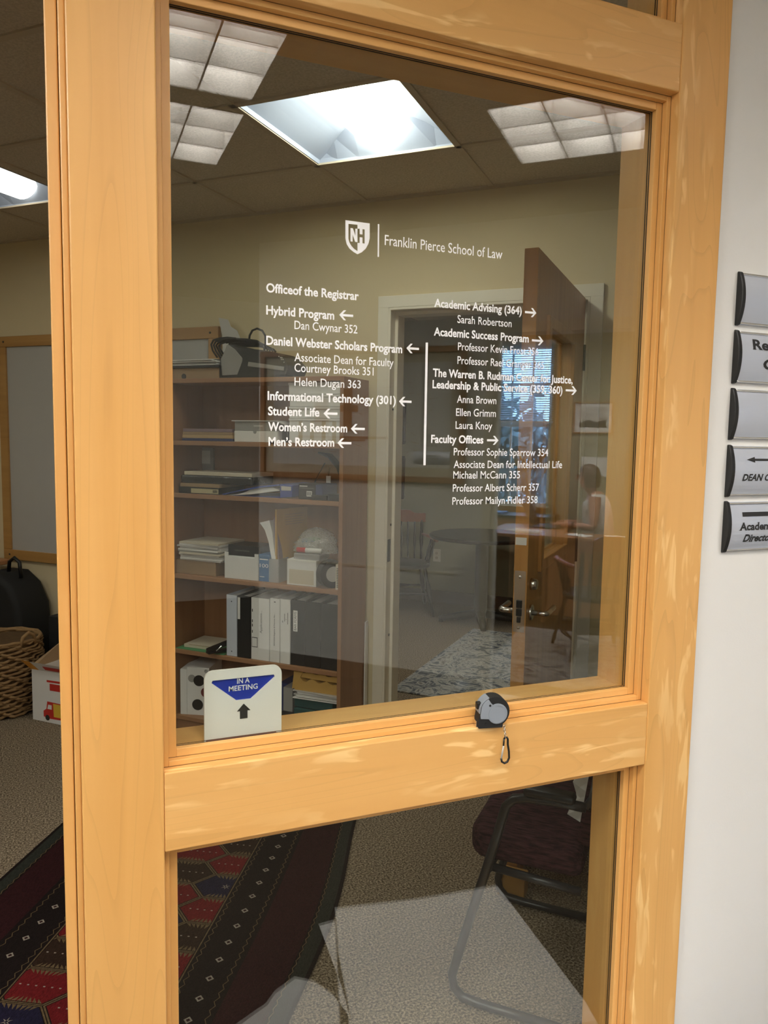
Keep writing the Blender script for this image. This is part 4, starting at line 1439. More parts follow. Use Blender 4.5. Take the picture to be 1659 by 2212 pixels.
mk = thing('marker_pen', 'red capped white marker lying on the clear plastic case', 'marker', 'W', (on_w(668, 1184, 3.15)[0], 3.15, zt + 0.031 + 2 * E))
MB().tube([(-0.064, 0, 0.0125), (-0.018, 0, 0.0125)], 0.0115, 14).build('cap', M['red'], mk, smooth=True)
MB().tube([(-0.018, 0, 0.0125), (0.062, 0.004, 0.0125)], 0.0115, 14).build('barrel', M['paper'], mk, smooth=True)
bz = zt + 0.031 + 2 * E
bg = thing('plastic_bag', 'clear bag of coloured markers slumped on the plastic case, fourth shelf', 'bag', 'W', (on_w(678, 1186, 3.19)[0], 3.21, bz))
mb = MB()
rnd = random.Random(3)
nu, nv = 18, 9
vs = []
for j in range(nv + 1):
    tt = j / nv
    for i in range(nu):
        an = 2 * math.pi * i / nu
        r = math.sqrt(max(0.0, 1 - tt ** 2.2)) + 0.03
        vs.append((0.115 * r * math.cos(an) * (1 + 0.10 * rnd.uniform(-1, 1)) + 0.012 * tt, 0.055 * r * math.sin(an) * (1 + 0.1 * rnd.uniform(-1, 1)), 0.115 * tt * (1 + 0.05 * rnd.uniform(-1, 1))))
fsb = [(j * nu + i, j * nu + (i + 1) % nu, (j + 1) * nu + (i + 1) % nu, (j + 1) * nu + i) for j in range(nv) for i in range(nu)]
mb.add(vs, fsb)
mb.build('film', M['bag'], bg, smooth=True)
for k, (x, y, z, mt) in enumerate([(-0.03, 0.0, 0.03, M['white']), (-0.02, 0.015, 0.055, M['green_folder']), (-0.05, 0.01, 0.045, M['blue_box']), (0.02, 0.01, 0.04, M['white'])]):
    label_part(MB().tube([(x - 0.03, y, z), (x + 0.03, y + 0.01, z + 0.008 * (k - 1))], 0.010, 10).build('marker', mt, bg, smooth=True), ['white marker', 'green marker', 'blue marker', 'white marker'][k])
a_, _ = on_w(726, 1200, 3.16)
cup = thing('pen_cup', 'cup of dark pens at the right end of the fourth shelf, behind the tape roll', 'pen cup', 'W', (a_, 3.24, SH['s4'] + E))
MB().lathe([(0.030, 0), (0.032, 0.09), (0.029, 0.09), (0.028, 0.005), (0, 0.005)], 20).build('cup', M['dark_grey'], cup, smooth=False)
for k in range(5):
    MB().tube([(-0.012 + 0.006 * k, 0.004 * (k % 2), 0.01), (-0.026 + 0.013 * k, 0.01 * (k % 2), 0.165 + 0.015 * (k % 3))], 0.0045, 8).build('pen', [M['black'], M['paper'], M['black'], M['dark_red'], M['black']][k], cup)
tr_ = thing('tape_roll', 'big roll of black tape standing on edge, fourth shelf', 'tape roll', 'W', (on_w(710, 1236, 3.135)[0], 3.16, SH['s4'] + E), math.radians(52))
R_ = 0.066
MB().lathe([(0.036, -0.024), (R_, -0.024), (R_, 0.024), (0.036, 0.024), (0.036, -0.024)], 40, (0, 0, R_), axis='y').build('roll', M['black'], tr_, smooth=False)
MB().lathe([(0.031, -0.0245), (0.0362, -0.0245), (0.0362, 0.0245), (0.031, 0.0245), (0.031, -0.0245)], 32, (0, 0, R_), axis='y').build('core', M['light_grey'], tr_)
t, w, h, zt = item('striped_carton', 'small carton with black stripes at the right end of the fourth shelf', 'box', 725, 737, 1219, 's4', 3.118, 0.05, M['cream'])
mb = MB()
for k in range(12):
    mb.box(-w + 0.006, w - 0.001, -0.0009, 0, 0.012 + k * 0.0078, 0.0155 + k * 0.0078)
mb.build('stripes', M['print'], t)

# ---- fifth shelf: ring binders standing in a row
BD = [(489, 511.5, 1284, 'pale_blue', 'pale blue ring binder at the left end of the standing row'), (512.5, 541, 1286, 'matte_black', 'black ring binder with a white strip label, second in the row'),
      (542.5, 582, 1290, 'paper', 'thick white ring binder with Applications on its spine'), (583, 604.5, 1292, 'paper', 'slim white ring binder with a long line of fine print on its spine'),
      (605.5, 627, 1294, 'paper', 'slim white ring binder with short lines of print, beside the black binders'), (628, 659, 1295, 'matte_black', 'black ring binder with a BAR FORMS label'),
      (660, 692.5, 1299, 'matte_black', 'plain black ring binder between the other two black ones at the right'), (694, 737, 1303, 'matte_black', 'thick plain black ring binder at the right end of the row')]
fr_ = lambda p: (p[0], -0.0006, p[1])
for i, (x0, x1, yt, mt, lb) in enumerate(BD):
    bf = 3.125 + (0.0 if i < 5 else 0.004)
    a0, zt = on_w(x0, yt, bf)
    a1, _ = on_w(x1, yt, bf)
    zb = SH['s5'] + E
    h = zt - zb
    t = thing('ring_binder', lb, 'binder', 'W', ((a0 + a1) / 2, bf, zb), 0, 'ring binders standing on the fifth shelf')
    w = (a1 - a0) / 2 - 0.0006
    MB().box(-w, w, 0, 0.004, 0, h).build('spine', M[mt], t, bevel=0.0012)
    for s in (-1, 1):
        MB().box(min(s * w, s * (w - 0.003)), max(s * w, s * (w - 0.003)), 0.0042, 0.255, 0, h).build('cover', M[mt], t)
    MB().box(-w + 0.0035, w - 0.0035, 0.02, 0.24, 0.004, h - 0.012).build('papers', M['paper'], t)

    def vert(s, xc, z0, z1, em, bold=0.0, t=t, mt='print'):
        m_ = MB()
        write(m_, s, z0, z1, 0.0, em, lambda p: (xc + em * 0.3 - p[1], -0.0007, p[0]), bold)
        return m_.build('words', M[mt], t, fix=False)
    if i == 0:
        for z in (h - 0.032, 0.024):
            MB().lathe([(0.003, 0), (0.003, -0.0008)], 10, (0.0, 0, z), axis='y').build('finger_hole', M['print'], t)
    if i == 1:
        front(t, -w + 0.002, -w + 0.016, h * 0.62, h * 0.97, M['paper'], 'label')
    if i == 2:
        vert('Applications...', 0.005, h * 0.44, h * 0.80, 0.018)
        front(t, -w + 0.004, -w + 0.036, h * 0.20, h * 0.36, M['print'], 'boxed_mark')
        front(t, -w + 0.006, -w + 0.034, h * 0.21, h * 0.35, M['paper'], 'boxed_mark', y=-0.0012)
        m_ = MB()
        for q in (0.43, 0.53, 0.6, 0.77):
            m_.box(-w + 0.005, -w + 0.009, -0.0008, 0, h * q, h * (q + 0.045))
        m_.build('print_line', M['print'], t)
    if i == 3:
        vert('2023-2024 Registrar & Previous Acc\u2026', -0.002, h * 0.26, h * 0.78, 0.010, 0.01)
        front(t, -0.004, 0.004, h * 0.94, h * 0.955, M['print'], 'print_line')
    if i == 4:
        for dx, q0, q1 in ((-0.016, 0.64, 0.67), (-0.005, 0.66, 0.78), (0.003, 0.69, 0.70), (0.012, 0.62, 0.80)):
            front(t, dx, dx + 0.004, h * q0, h * q1, M['grey'], 'print_line')
    if i == 5:
        lb_ = front(t, -w + 0.014, -w + 0.037, h * 0.52, h * 0.84, M['paper'], 'label', txt='white label reading BAR FORMS')
        m_ = MB()
        write(m_, 'BAR FORMS', h * 0.54, h * 0.82, 0.0, 0.018, lambda p: (-w + 0.0315 - p[1], -0.0012, p[0]), 0.0)
        m_.build('words', M['print'], lb_, fix=False)
t, w, h, z1_ = item('green_folder', 'green paper folder lying at the left of the fifth shelf', 'folder', 380, 484, 1407, 's5', 3.118, 0.24, M['green_folder'], bevel=0.0004, pyb=None)
t, w, h, z1_ = item('writing_pad', 'cream boxed pad lying on the green folder', 'pad', 398, 459, 1390, 's5', 3.15, 0.18, M['cream'], base=z1_, rot=0.03)
front(t, -w + 0.03, w - 0.02, h - 0.001, h + 0.0006, M['card'], 'panel')
a_, z_ = on_w(474, 1412, 3.125)
sp = thing('stapler', 'black stapler lying beside the pale blue binder, fifth shelf', 'stapler', 'W', (a_, 3.13, SH['s5'] + 0.012), math.radians(62))
MB().box(-0.07, 0.07, -0.017, 0.017, 0, 0.012).build('base', M['black'], sp, bevel=0.003)
MB().prism([(-0.07, 0.026), (0.05, 0.052), (0.072, 0.050), (0.072, 0.036), (-0.05, 0.014), (-0.07, 0.012)], -0.015, 0.015).build('arm', M['black'], sp, bevel=0.004)
MB().tube([(-0.03, -0.016, 0.012), (0.0, -0.016, 0.032)], 0.003, 8).build('spring', M['chrome'], sp)

# ---- bottom shelf
a0, z0 = on_w(405, 1445, 3.14)
wb = thing('white_carton', 'white carton with round dark stickers on the bottom shelf', 'box', 'W', (a0, 3.135, SH['s6'] + E), math.radians(16))
zt = on_w(405, 1447, 3.14)[1] - SH['s6']
hb = max(zt, 0.25)
MB().box(0, 0.118, 0, 0.20, 0, hb).build('body', M['white'], wb, bevel=0.001)
MB().box(-0.036, -0.0008, 0.0, 0.20, 0, hb - 0.012).build('flap', M['white'], wb, bevel=0.001)
for x, z, r, mt, lb in ((0.064, hb - 0.068, 0.029, 'black', 'black round sticker'), (0.056, hb - 0.195, 0.029, 'black', 'black round sticker'), (0.026, hb - 0.058, 0.020, 'grey', 'grey round sticker'), (0.100, hb - 0.128, 0.026, 'dark_red', 'dark red round sticker')):
    label_part(MB().lathe([(r, 0), (r, -0.0009), (0, -0.0009)], 28, (x, 0.0 if mt != 'grey' else 0.0003, z), axis='y').build('sticker', M[mt], wb), lb)
mb = MB()
for k in range(8):
    an = k / 8 * 2 * math.pi
    mb.tube([(0.102 + 0.003 * math.cos(an), -0.0006, hb - 0.016 + 0.003 * math.sin(an)), (0.102 + 0.010 * math.cos(an), -0.0006, hb - 0.016 + 0.010 * math.sin(an))], 0.0012, 5)
mb.build('star_mark', M['print'], wb)
zz = SH['s6']
for k, (x0, x1, yt, lb) in enumerate([(634, 728, 1528, 'lower teal wrapped pack on the bottom shelf'), (635, 718, 1504, 'upper teal wrapped pack on the bottom shelf, under the papers')]):
    t, w, h, zz = item('wrapped_pack', lb, 'pack', x0, x1, yt, 's6', 3.135 + 0.01 * k, 0.2, M['teal'], 'teal packs on the bottom shelf', base=zz, bevel=0.006)
t_, zz = sheets('paper_stack', 'fanned pile of white papers on the teal packs, bottom shelf', 633, 734, 1489, 's6', 3.13, 0.22, base=zz, n=8)
for k, (x0, x1, y0, y1, lb) in enumerate([(637, 737, 1490, 1474, 'lower creased gold envelope on the paper pile, bottom shelf'), (636, 732, 1474, 1460, 'upper creased gold envelope on the paper pile, bottom shelf')]):
    a0, _ = on_w(x0, y0, 3.135)
    a1, zt = on_w(x1, y1, 3.135)
    t = thing('padded_envelope', lb, 'envelope', 'W', ((a0 + a1) / 2, 3.135, zz + E), 0.03 * (1 - 2 * k), 'creased gold envelopes on the bottom shelf')
    w, h = (a1 - a0) / 2, max(0.016, zt - zz)
    mb = MB()
    nx = 16
    rnd = random.Random(11 + k)
    top = [(-w + 2 * w * i / nx, h * (0.72 + 0.28 * math.sin(i * 1.3 + k) * 0.5 + 0.1 * rnd.random())) for i in range(nx + 1)]
    mb.prism([(-w, 0), (w, 0)] + list(reversed(top)), 0, 0.2)
    mb.build('sleeve', M['manila'], t)
    if k == 1:
        MB().prism([(-w - 0.012, -0.06), (-w + 0.01, -0.055), (-w + 0.04, h * 0.4), (-w + 0.05, h), (-w, h)], -0.006, 0.0).build('flap', M['manila'], t)
    zz += h * 0.9
for px0, px1, yt, mt, lb, bf in ((604, 621, 1474, 'blue_dark', 'navy binder standing at the back of the bottom shelf', 3.2), (612, 632, 1484, 'grey', 'grey folder leaning against the teal packs, bottom shelf', 3.16)):
    t, w, h, _ = item('standing_folder', lb, 'folder', px0, px1, yt, 's6', bf, 0.16, M[mt])
t, w, h, _ = item('black_pouch', 'glossy black pouch at the front of the bottom shelf, beside the teal packs', 'pouch', 600, 633, 1536, 's6', 3.12, 0.03, M['black'], bevel=0.01)
# white foam board slipped between bookcase and door frame
wbz = thing('foam_board', 'narrow white board edge standing between the bookcase and the door frame', 'board', 'W', (-1.4935, 3.36, 0.0005))
MB().box(-0.0025, 0.0025, 0, 0.03, 0, 0.62).build('sheet', M['white'], wbz)

# ================================================================== OUTER OFFICE
# ---- whiteboard
wbd = thing('whiteboard', 'large whiteboard in an oak frame on the back wall, left of the bookcase', 'whiteboard', 'W', (-3.157, 3.41, 1.415))
W2, H2 = 0.79, 0.672
MB().box(-W2, W2, -0.012, -0.0005, -H2, H2).build('panel', M['whiteboard'], wbd)
mb = MB()
f = 0.062
for r in ((-W2 - 0.001, W2 + 0.001, H2 - f, H2), (-W2, W2, -H2, -H2 + f)):
    mb.box(r[0], r[1], -0.024, -0.0004, r[2], r[3])
mb.box(-W2, -W2 + f, -0.0238, -0.0004, -H2 + f, H2 - f)
mb.box(W2 - f, W2, -0.0238, -0.0004, -H2 + f, H2 - f)
mb.build('frame', M['frame_oak'], wbd, bevel=0.003)
for x, z in ((-0.74, 0.64), (0.74, 0.64), (-0.74, -0.64), (0.74, -0.64), (0.35, 0.64)):
    MB().lathe([(0.006, -0.0242), (0.006, -0.0262), (0.002, -0.0268)], 10, (x, 0, z), axis='y').build('screw', M['dark_grey'], wbd)

# ---- small wooden table whose corner shows at the left edge
tb = thing('side_table', 'brown wooden table whose corner shows at the left edge, beside the black backpack', 'table', 'W', (-4.20, 3.10, 0))
MB().box(-0.36, 0.36, -0.22, 0.25, 0.725, 0.755).build('top', M['desk_wood'], tb, bevel=0.006)
for sx in (-1, 1):
    for sy in (-0.18, 0.21):
        MB().box(sx * 0.17 - 0.02, sx * 0.17 + 0.02, sy - 0.02, sy + 0.02, 0, 0.7245).build('leg', M['desk_wood'], tb)
MB().box(-0.19, 0.19, -0.19, 0.22, 0.66, 0.7245).build('apron', M['desk_wood'], tb)

# ---- black backpack and black case against the back wall
bp = thing('backpack', 'black backpack standing on the floor behind the wicker basket', 'backpack', 'W', (-3.78, 3.255, 0))
pf = [(-0.22, 0.0), (0.22, 0.0), (0.235, 0.30), (0.215, 0.52), (0.15, 0.64), (0.06, 0.70), (-0.10, 0.70), (-0.20, 0.60), (-0.235, 0.30)]
MB().prism(pf, -0.12, 0.13).build('body', M['matte_black'], bp, bevel=0.05, seg=4, smooth=True)
MB().prism([(-0.16, 0.06), (0.16, 0.06), (0.16, 0.34), (0.12, 0.40), (-0.12, 0.40), (-0.16, 0.34)], -0.145, -0.10).build('front_pocket', M['matte_black'], bp, bevel=0.025, seg=3, smooth=True)
MB().tube([(0.02, 0.0, 0.69), (0.03, 0.0, 0.76), (0.07, 0.0, 0.785), (0.11, 0.0, 0.76), (0.12, 0.0, 0.67)], 0.011, 8).build('handle', M['black'], bp, smooth=True)
cs_ = thing('black_case', 'black upright case between the backpack and the printed carton', 'case', 'W', (-3.27, 3.27, 0))
MB().prism([(-0.12, 0), (0.17, 0), (0.155, 0.40), (0.14, 0.49), (-0.11, 0.49)], -0.09, 0.10).build('shell', M['matte_black'], cs_, bevel=0.012)
MB().tube([(-0.06, 0, 0.488), (-0.05, 0, 0.52), (0.05, 0, 0.52), (0.06, 0, 0.488)], 0.008, 8).build('handle', M['black'], cs_, smooth=True)

# ---- wicker basket
bs = thing('wicker_basket', 'round woven straw basket on the carpet at the left edge', 'basket', 'W', (-3.475, 2.955, 0.002))
mb = MB()
rows, seg = 22, 36
Hb = 0.40
for j in range(rows):
    z = 0.012 + (Hb - 0.02) * j / (rows - 1)
    R0 = 0.168 + 0.028 * math.sin(j / (rows - 1) * 2.2)
    pts = []
    for i in range(seg * 2):
        an = i / (seg * 2) * 2 * math.pi
        wv = (1 if (i // 2 + j) % 2 else -1)
        r = R0 + 0.006 * wv
        pts.append((r * math.cos(an), r * math.sin(an), z + 0.006 * math.sin(i * 0.9 + j * 2.1)))
    mb.tube(pts, 0.0088, 5, closed=True, flat=0.7)
mb.lathe([(0.0, 0.004), (0.165, 0.004)], 30)
mb.build('weave', M['straw'], bs, smooth=True)
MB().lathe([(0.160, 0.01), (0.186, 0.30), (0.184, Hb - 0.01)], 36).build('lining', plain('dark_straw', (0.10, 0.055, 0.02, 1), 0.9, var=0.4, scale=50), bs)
mb = MB()
for k in range(2):
    mb.tube([((0.188 + 0.004 * k) * math.cos(i / 30 * 2 * math.pi), (0.188 + 0.004 * k) * math.sin(i / 30 * 2 * math.pi), Hb + 0.006 * k + 0.003 * math.sin(i * 2.0 + k * 2)) for i in range(30)], 0.009, 6, closed=True)
mb.build('rim', M['straw'], bs, smooth=True)
for s in (-1, 1):
    mb = MB()
    mb.tube([(s * 0.186, -0.05, Hb - 0.02), (s * 0.192, -0.035, Hb + 0.035), (s * 0.192, 0.0, Hb + 0.052), (s * 0.192, 0.035, Hb + 0.035), (s * 0.186, 0.05, Hb - 0.02)], 0.010, 6)
    mb.build('handle', M['straw'], bs, smooth=True)

# ---- printed carton
ca = thing('printed_carton', 'open white and orange carton printed with a red van, on the carpet', 'carton', 'W', (-3.222, 2.915, 0.001))
cw, cd, chh = 0.42, 0.24, 0.275
mb = MB()
mb.box(0, cw, 0, 0.004, 0, chh)
mb.box(0, cw, cd - 0.004, cd, 0, chh)
mb.box(0, 0.004, 0.004, cd - 0.004, 0, chh)
mb.box(cw - 0.004, cw, 0.004, cd - 0.004, 0, chh)
mb.box(0.004, cw - 0.004, 0.004, cd - 0.004, 0, 0.004)
mb.build('body', [M['white']], ca)
MB().box(0.0045, cw - 0.0045, 0.0045, cd - 0.0045, 0.004, chh - 0.05).build('lining', M['card'], ca)
fl = MB().add([(-0.005, -0.001, chh), (cw, -0.001, chh), (cw, -0.045, chh + 0.055), (-0.025, -0.045, chh + 0.055)], [(0, 1, 2, 3)])
fo = fl.build('flap', M['white'], ca)
label_part(MB().add([(-0.005, -0.0015, chh), (0.055, -0.0015, chh), (0.035, -0.046, chh + 0.0555), (-0.025, -0.046, chh + 0.0555)], [(0, 1, 2, 3)]).build('orange_band', M['orange'], fo), 'orange printed corner')
MB().add([(0.11, -0.0335, chh + 0.036), (0.26, -0.0335, chh + 0.036), (0.26, -0.012, chh + 0.011), (0.11, -0.012, chh + 0.011)], [(0, 1, 2, 3)]).build('red_print', M['red'], fo)
MB().add([(cw, cd, chh), (0, cd, chh), (-0.02, cd + 0.02, chh + 0.11), (cw + 0.02, cd + 0.02, chh + 0.11)], [(0, 1, 2, 3)]).build('flap', M['card'], ca)
MB().add([(0, 0, chh), (0, cd, chh), (-0.018, cd, chh + 0.10), (-0.018, 0.03, chh + 0.02)], [(0, 1, 2, 3)]).build('flap', M['card'], ca)
fc = lambda p: (p[0], -0.0009, p[1])
# red van
vx, vz, vs_ = 0.078, 0.012, 0.0017
V_ = lambda l: [(vx + x * vs_, vz + y * vs_) for x, y in l]
mb = MB()
mb.flat([V_([(0, 10), (0, 28), (12, 36), (16, 60), (100, 58), (100, 8), (20, 6)])], fc)
mb.build('van_body', M['red'], ca, fix=False)
mb = MB()
mb.flat([V_([(40, 56), (98, 55), (98, 14), (42, 14)])], lambda p: (p[0], -0.0013, p[1]))
mb.build('van_panel', M['yellow'], ca, fix=False)
mb = MB()
mb.flat([V_([(16, 36), (34, 36), (34, 50), (20, 50)])], lambda p: (p[0], -0.0013, p[1]))
mb.build('van_window', M['paper'], ca, fix=False)
for cxv in (16, 80):
    mb = MB()
    mb.flat([[(vx + cxv * vs_ + 9 * vs_ * math.cos(k / 16 * 2 * math.pi), vz + (8 + 9 * math.sin(k / 16 * 2 * math.pi)) * vs_) for k in range(16)]], lambda p: (p[0], -0.0016, p[1]))
    mb.build('van_wheel', M['dark_grey'], ca, fix=False)
mb = MB()
mb.flat([[(0.125, 0.175), (0.30, 0.178), (0.30, 0.215), (0.125, 0.212)]], fc)
mb.flat([[(0.105, 0.218), (0.20, 0.221), (0.20, 0.232), (0.105, 0.229)]], fc)
mb.build('red_print', M['red'], ca, fix=False)

# ---- red oriental rug: base, borders and a field of jagged hexagons
ru, rv = Vector((0.5, 0.8660, 0)), Vector((0.8660, -0.5, 0))
rug = thing('oriental_rug', 'dark red and brown oriental rug with jagged hexagons and diamond borders, on the carpet', 'rug', 'G', (0, 0, 0.001), math.radians(60))
# local x = along the rug, local -y = to the right (world rv)
RX0, RX1, RY0, RY1 = 1.42, 3.15, 0.47, 1.59      # y measured to the left
rugm = {k: speckle('rug_' + k, [tuple(c * 0.55 for c in v[:3]) + (1,), v], scale=240, stretch=(0.5, 1.5, 1), bump=0.4)
        for k, v in {'ground': (0.014, 0.009, 0.008, 1), 'wine': (0.032, 0.009, 0.010, 1), 'red': (0.15, 0.012, 0.013, 1), 'brown': (0.034, 0.018, 0.011, 1),
                     'navy': (0.018, 0.015, 0.036, 1), 'tan': (0.16, 0.11, 0.055, 1), 'ivory': (0.36, 0.31, 0.25, 1), 'edge': (0.030, 0.032, 0.025, 1)}.items()}
RK = ['ground', 'wine', 'red', 'brown', 'navy', 'tan', 'ivory', 'edge']
mi_ = {k: i for i, k in enumerate(RK)}
mb = MB()
n = 34
wobf = lambda x: 0.018 * math.sin(x * 4.6 + 0.6)


def ribbon(s0, p0, p1, lift, key):
    """strip along one long side, distances p0..p1 in from that side"""
    for i in range(n):
        xa, xb = RX0 + (RX1 - RX0) * i / n, RX0 + (RX1 - RX0) * (i + 1) / n
        def yy(x, p):
            return RY0 + wobf(x) * max(0.0, 1 - p / 0.3) + p if s0 == 0 else RY1 - p
        mb.add([(xa, yy(xa, p0), 0.006 + lift), (xa, yy(xa, p1), 0.006 + lift), (xb, yy(xb, p1), 0.006 + lift), (xb, yy(xb, p0), 0.006 + lift)], [(0, 1, 2, 3)], mi_[key])


for s0 in (0, 1):
    ribbon(s0, -0.012, 0.60, 0.0, 'ground')
    ribbon(s0, 0.0, 0.040, 0.0003, 'edge')
    ribbon(s0, 0.050, 0.190, 0.0003, 'wine')
    ribbon(s0, 0.335, 0.339, 0.0004, 'tan')
    for d, amp in ((0.038, 0.006), (0.202, 0.009), (0.316, 0.010)):
        k, x, st = 0, RX0, 0.016
        while x < RX1 - st:
            ya, yb = (d, d + amp) if k % 2 else (d + amp, d)
            f_ = (lambda y: RY0 + wobf(x) * max(0.0, 1 - d / 0.3) + y) if s0 == 0 else (lambda y: RY1 - y)
            mb.add([(x, f_(ya), 0.0066), (x + st, f_(yb), 0.0066), (x + st, f_(yb + 0.0025), 0.0066), (x, f_(ya + 0.0025), 0.0066)], [(0, 1, 2, 3)], mi_['tan'])
            x += st
            k += 1


def rz(pts, lift, key):
    mb.flat([pts], lambda p: (p[0], p[1], 0.0062 + lift), mi_[key])


for s0 in (0, 1):
    x = RX0 + 0.03
    while x < RX1:
        y = RY0 + 0.258 if s0 == 0 else RY1 - 0.258
        r = 0.0125
        rz([(x - r, y), (x, y - r), (x + r, y), (x, y + r)], 0.0006, 'ivory')
        rz([(x - r * .5, y), (x, y - r * .5), (x + r * .5, y), (x, y + r * .5)], 0.0009, 'wine')
        x += 0.078
F0, F1 = RY0 + 0.342, RY1 - 0.342


def clip(poly):
    def half(pl, k, lim, keep):
        out = []
        for i in range(len(pl)):
            p, q = pl[i], pl[(i + 1) % len(pl)]
            ip, iq = keep(p[k], lim), keep(q[k], lim)
            if ip:
                out.append(p)
            if ip != iq:
                t_ = (lim - p[k]) / (q[k] - p[k])
                out.append((p[0] + (q[0] - p[0]) * t_, p[1] + (q[1] - p[1]) * t_))
        return out
    for k, lim, kp in ((1, F0, lambda a, l: a > l), (1, F1, lambda a, l: a < l), (0, RX0, lambda a, l: a > l), (0, RX1, lambda a, l: a < l)):
        if len(poly) < 3:
            return []
        poly = half(poly, k, lim, kp)
    return poly if len(poly) >= 3 else []


hx, hy = 0.066, 0.118
cols_ = ['red', 'brown', 'red', 'navy']
for j in range(-1, 5):
    for i in range(-1, 15):
        cx_ = RX0 + i * 2 * hx + (hx if j % 2 else 0)
        cy_ = F0 + j * 1.5 * hy + 0.02
        kind = cols_[(i + 2 * j + (j // 2)) % 4]
        q_ = lambda k: [(cx_ - hx * k, cy_ - hy * k / 2), (cx_ - hx * k, cy_ + hy * k / 2), (cx_, cy_ + hy * k), (cx_ + hx * k, cy_ + hy * k / 2), (cx_ + hx * k, cy_ - hy * k / 2), (cx_, cy_ - hy * k)]
        for k_, key, lift in ((0.985, 'tan', 0.0002), (0.935, 'ground', 0.0003), (0.90, kind, 0.0004)):
            cp = clip(q_(k_))
            if cp:
                rz(cp, lift, key)
        hexa = q_(0.90)
        for e0, e1 in ((hexa[0], hexa[1]), (hexa[3], hexa[4])):
            nt_ = 7
            for q in range(nt_):
                a_ = Vector((e0[0], e0[1])).lerp(Vector((e1[0], e1[1])), q / nt_)
                b_ = Vector((e0[0], e0[1])).lerp(Vector((e1[0], e1[1])), (q + 0.8) / nt_)
                mid = (a_ + b_) / 2
                ap = mid + (Vector((cx_, cy_)) - mid).normalized() * 0.019
                tri_ = clip([(a_.x, a_.y), (b_.x, b_.y), (ap.x, ap.y)])
                if tri_:
                    rz(tri_, 0.0008, 'tan')
        if kind != 'navy':
            for q in range(7):
                yy_ = cy_ - hy * 0.6 + q * hy * 0.2
                dq = clip([(cx_ - 0.0022, yy_ - 0.003), (cx_ + 0.0022, yy_ - 0.003), (cx_ + 0.0022, yy_ + 0.003), (cx_ - 0.0022, yy_ + 0.003)])
                if dq:
                    rz(dq, 0.0010, 'ivory')
        else:
            for q in range(6):
                an = q * math.pi / 3
                dq = clip([(cx_ + 0.004 * math.cos(an - .5), cy_ + 0.004 * math.sin(an - .5)), (cx_ + 0.016 * math.cos(an), cy_ + 0.016 * math.sin(an)), (cx_ + 0.004 * math.cos(an + .5), cy_ + 0.004 * math.sin(an + .5))])
                if dq:
                    rz(dq, 0.0010, 'ivory')
mb.box(RX0, RX1, RY0 + 0.02, RY1 - 0.01, 0.0, 0.0055, mi_['ground'])
mb.build('pile', [rugm[k] for k in RK], rug, fix=False)

# ---- burgundy cantilever armchair close behind the lower pane
hc = thing('cantilever_chair', 'burgundy upholstered cantilever chair with black tube frame behind the lower pane', 'chair', 'W', (-0.40, 1.871, 0.0))


def side_tube(y):
    return [(0.17, y, 0.014), (-0.08, y, 0.014), (-0.128, y, 0.018), (-0.152, y, 0.040), (-0.158, y, 0.075), (-0.11, y, 0.26), (-0.075, y, 0.385), (-0.045, y, 0.50), (-0.025, y, 0.580), (-0.005, y, 0.603), (0.030, y, 0.612), (0.12, y, 0.618), (0.175, y, 0.616)]


for y in (0.0, 0.50):
    MB().tube(side_tube(y), 0.0125, 12).build('side_frame', M['tube_black'], hc, smooth=True)
mb = MB()
mb.tube([(0.17, 0.0, 0.014), (0.19, 0.02, 0.014), (0.196, 0.10, 0.014), (0.196, 0.40, 0.014), (0.19, 0.48, 0.014), (0.17, 0.50, 0.014)], 0.0125, 12)
mb.build('floor_bar', M['tube_black'], hc, smooth=True)
mb = MB()
mb.tube([(-0.070, 0.012, 0.400), (0.17, 0.012, 0.388)], 0.011, 10)
mb.tube([(-0.070, 0.488, 0.400), (0.17, 0.488, 0.388)], 0.011, 10)
mb.tube([(-0.066, 0.0, 0.399), (-0.066, 0.50, 0.399)], 0.011, 10)
mb.build('seat_rail', M['tube_black'], hc, smooth=True)
for y in (0.0, 0.50):
    MB().box(0.02, 0.15, y - 0.022, y + 0.022, 0.622, 0.645).build('arm_pad', M['black'], hc, bevel=0.01, seg=3, smooth=True)
mb = MB()
sp_ = [(-0.135, 0.060), (-0.135, 0.44), (-0.10, 0.48), (0.17, 0.475), (0.17, 0.025), (-0.10, 0.02)]
mb.prism(sp_, 0.405, 0.485, 'z')
mb.build('seat', M['burgundy'], hc, bevel=0.028, seg=4, smooth=True)
mb = MB()
bkp = [(0.150, 0.50), (0.185, 0.49), (0.215, 0.76), (0.185, 0.77)]
mb.prism(bkp, 0.03, 0.47, 'y')
mb.build('backrest', M['burgundy'], hc, bevel=0.015, seg=3, smooth=True)
for y in (0.0, 0.50):
    MB().tube([(0.175, y, 0.616), (0.19, y * 0.97 + 0.0075, 0.64), (0.2, y * 0.88 + 0.03, 0.72)], 0.011, 10).build('back_post', M['tube_black'], hc, smooth=True)
wp = thing('white_bag', 'crumpled white paper bag on the burgundy chair seat, at the edge of the pane', 'bag', 'W', (-0.215, 2.08, 0.487))
mb = MB()
rnd = random.Random(5)
vs, fs = [], []
for j in range(6):
    for i in range(10):
        an = i / 10 * 2 * math.pi
        r = 0.075 * (1 - 0.12 * j / 5) * (1 + 0.16 * rnd.uniform(-1, 1))
        vs.append((r * math.cos(an), 0.7 * r * math.sin(an), 0.032 * j))
for j in range(5):
    for i in range(10):
        fs.append((j * 10 + i, j * 10 + (i + 1) % 10, (j + 1) * 10 + (i + 1) % 10, (j + 1) * 10 + i))
fs += [tuple(range(9, -1, -1)), tuple(range(50, 60))]
mb.add(vs, fs)
mb.build('paper', M['white'], wp)
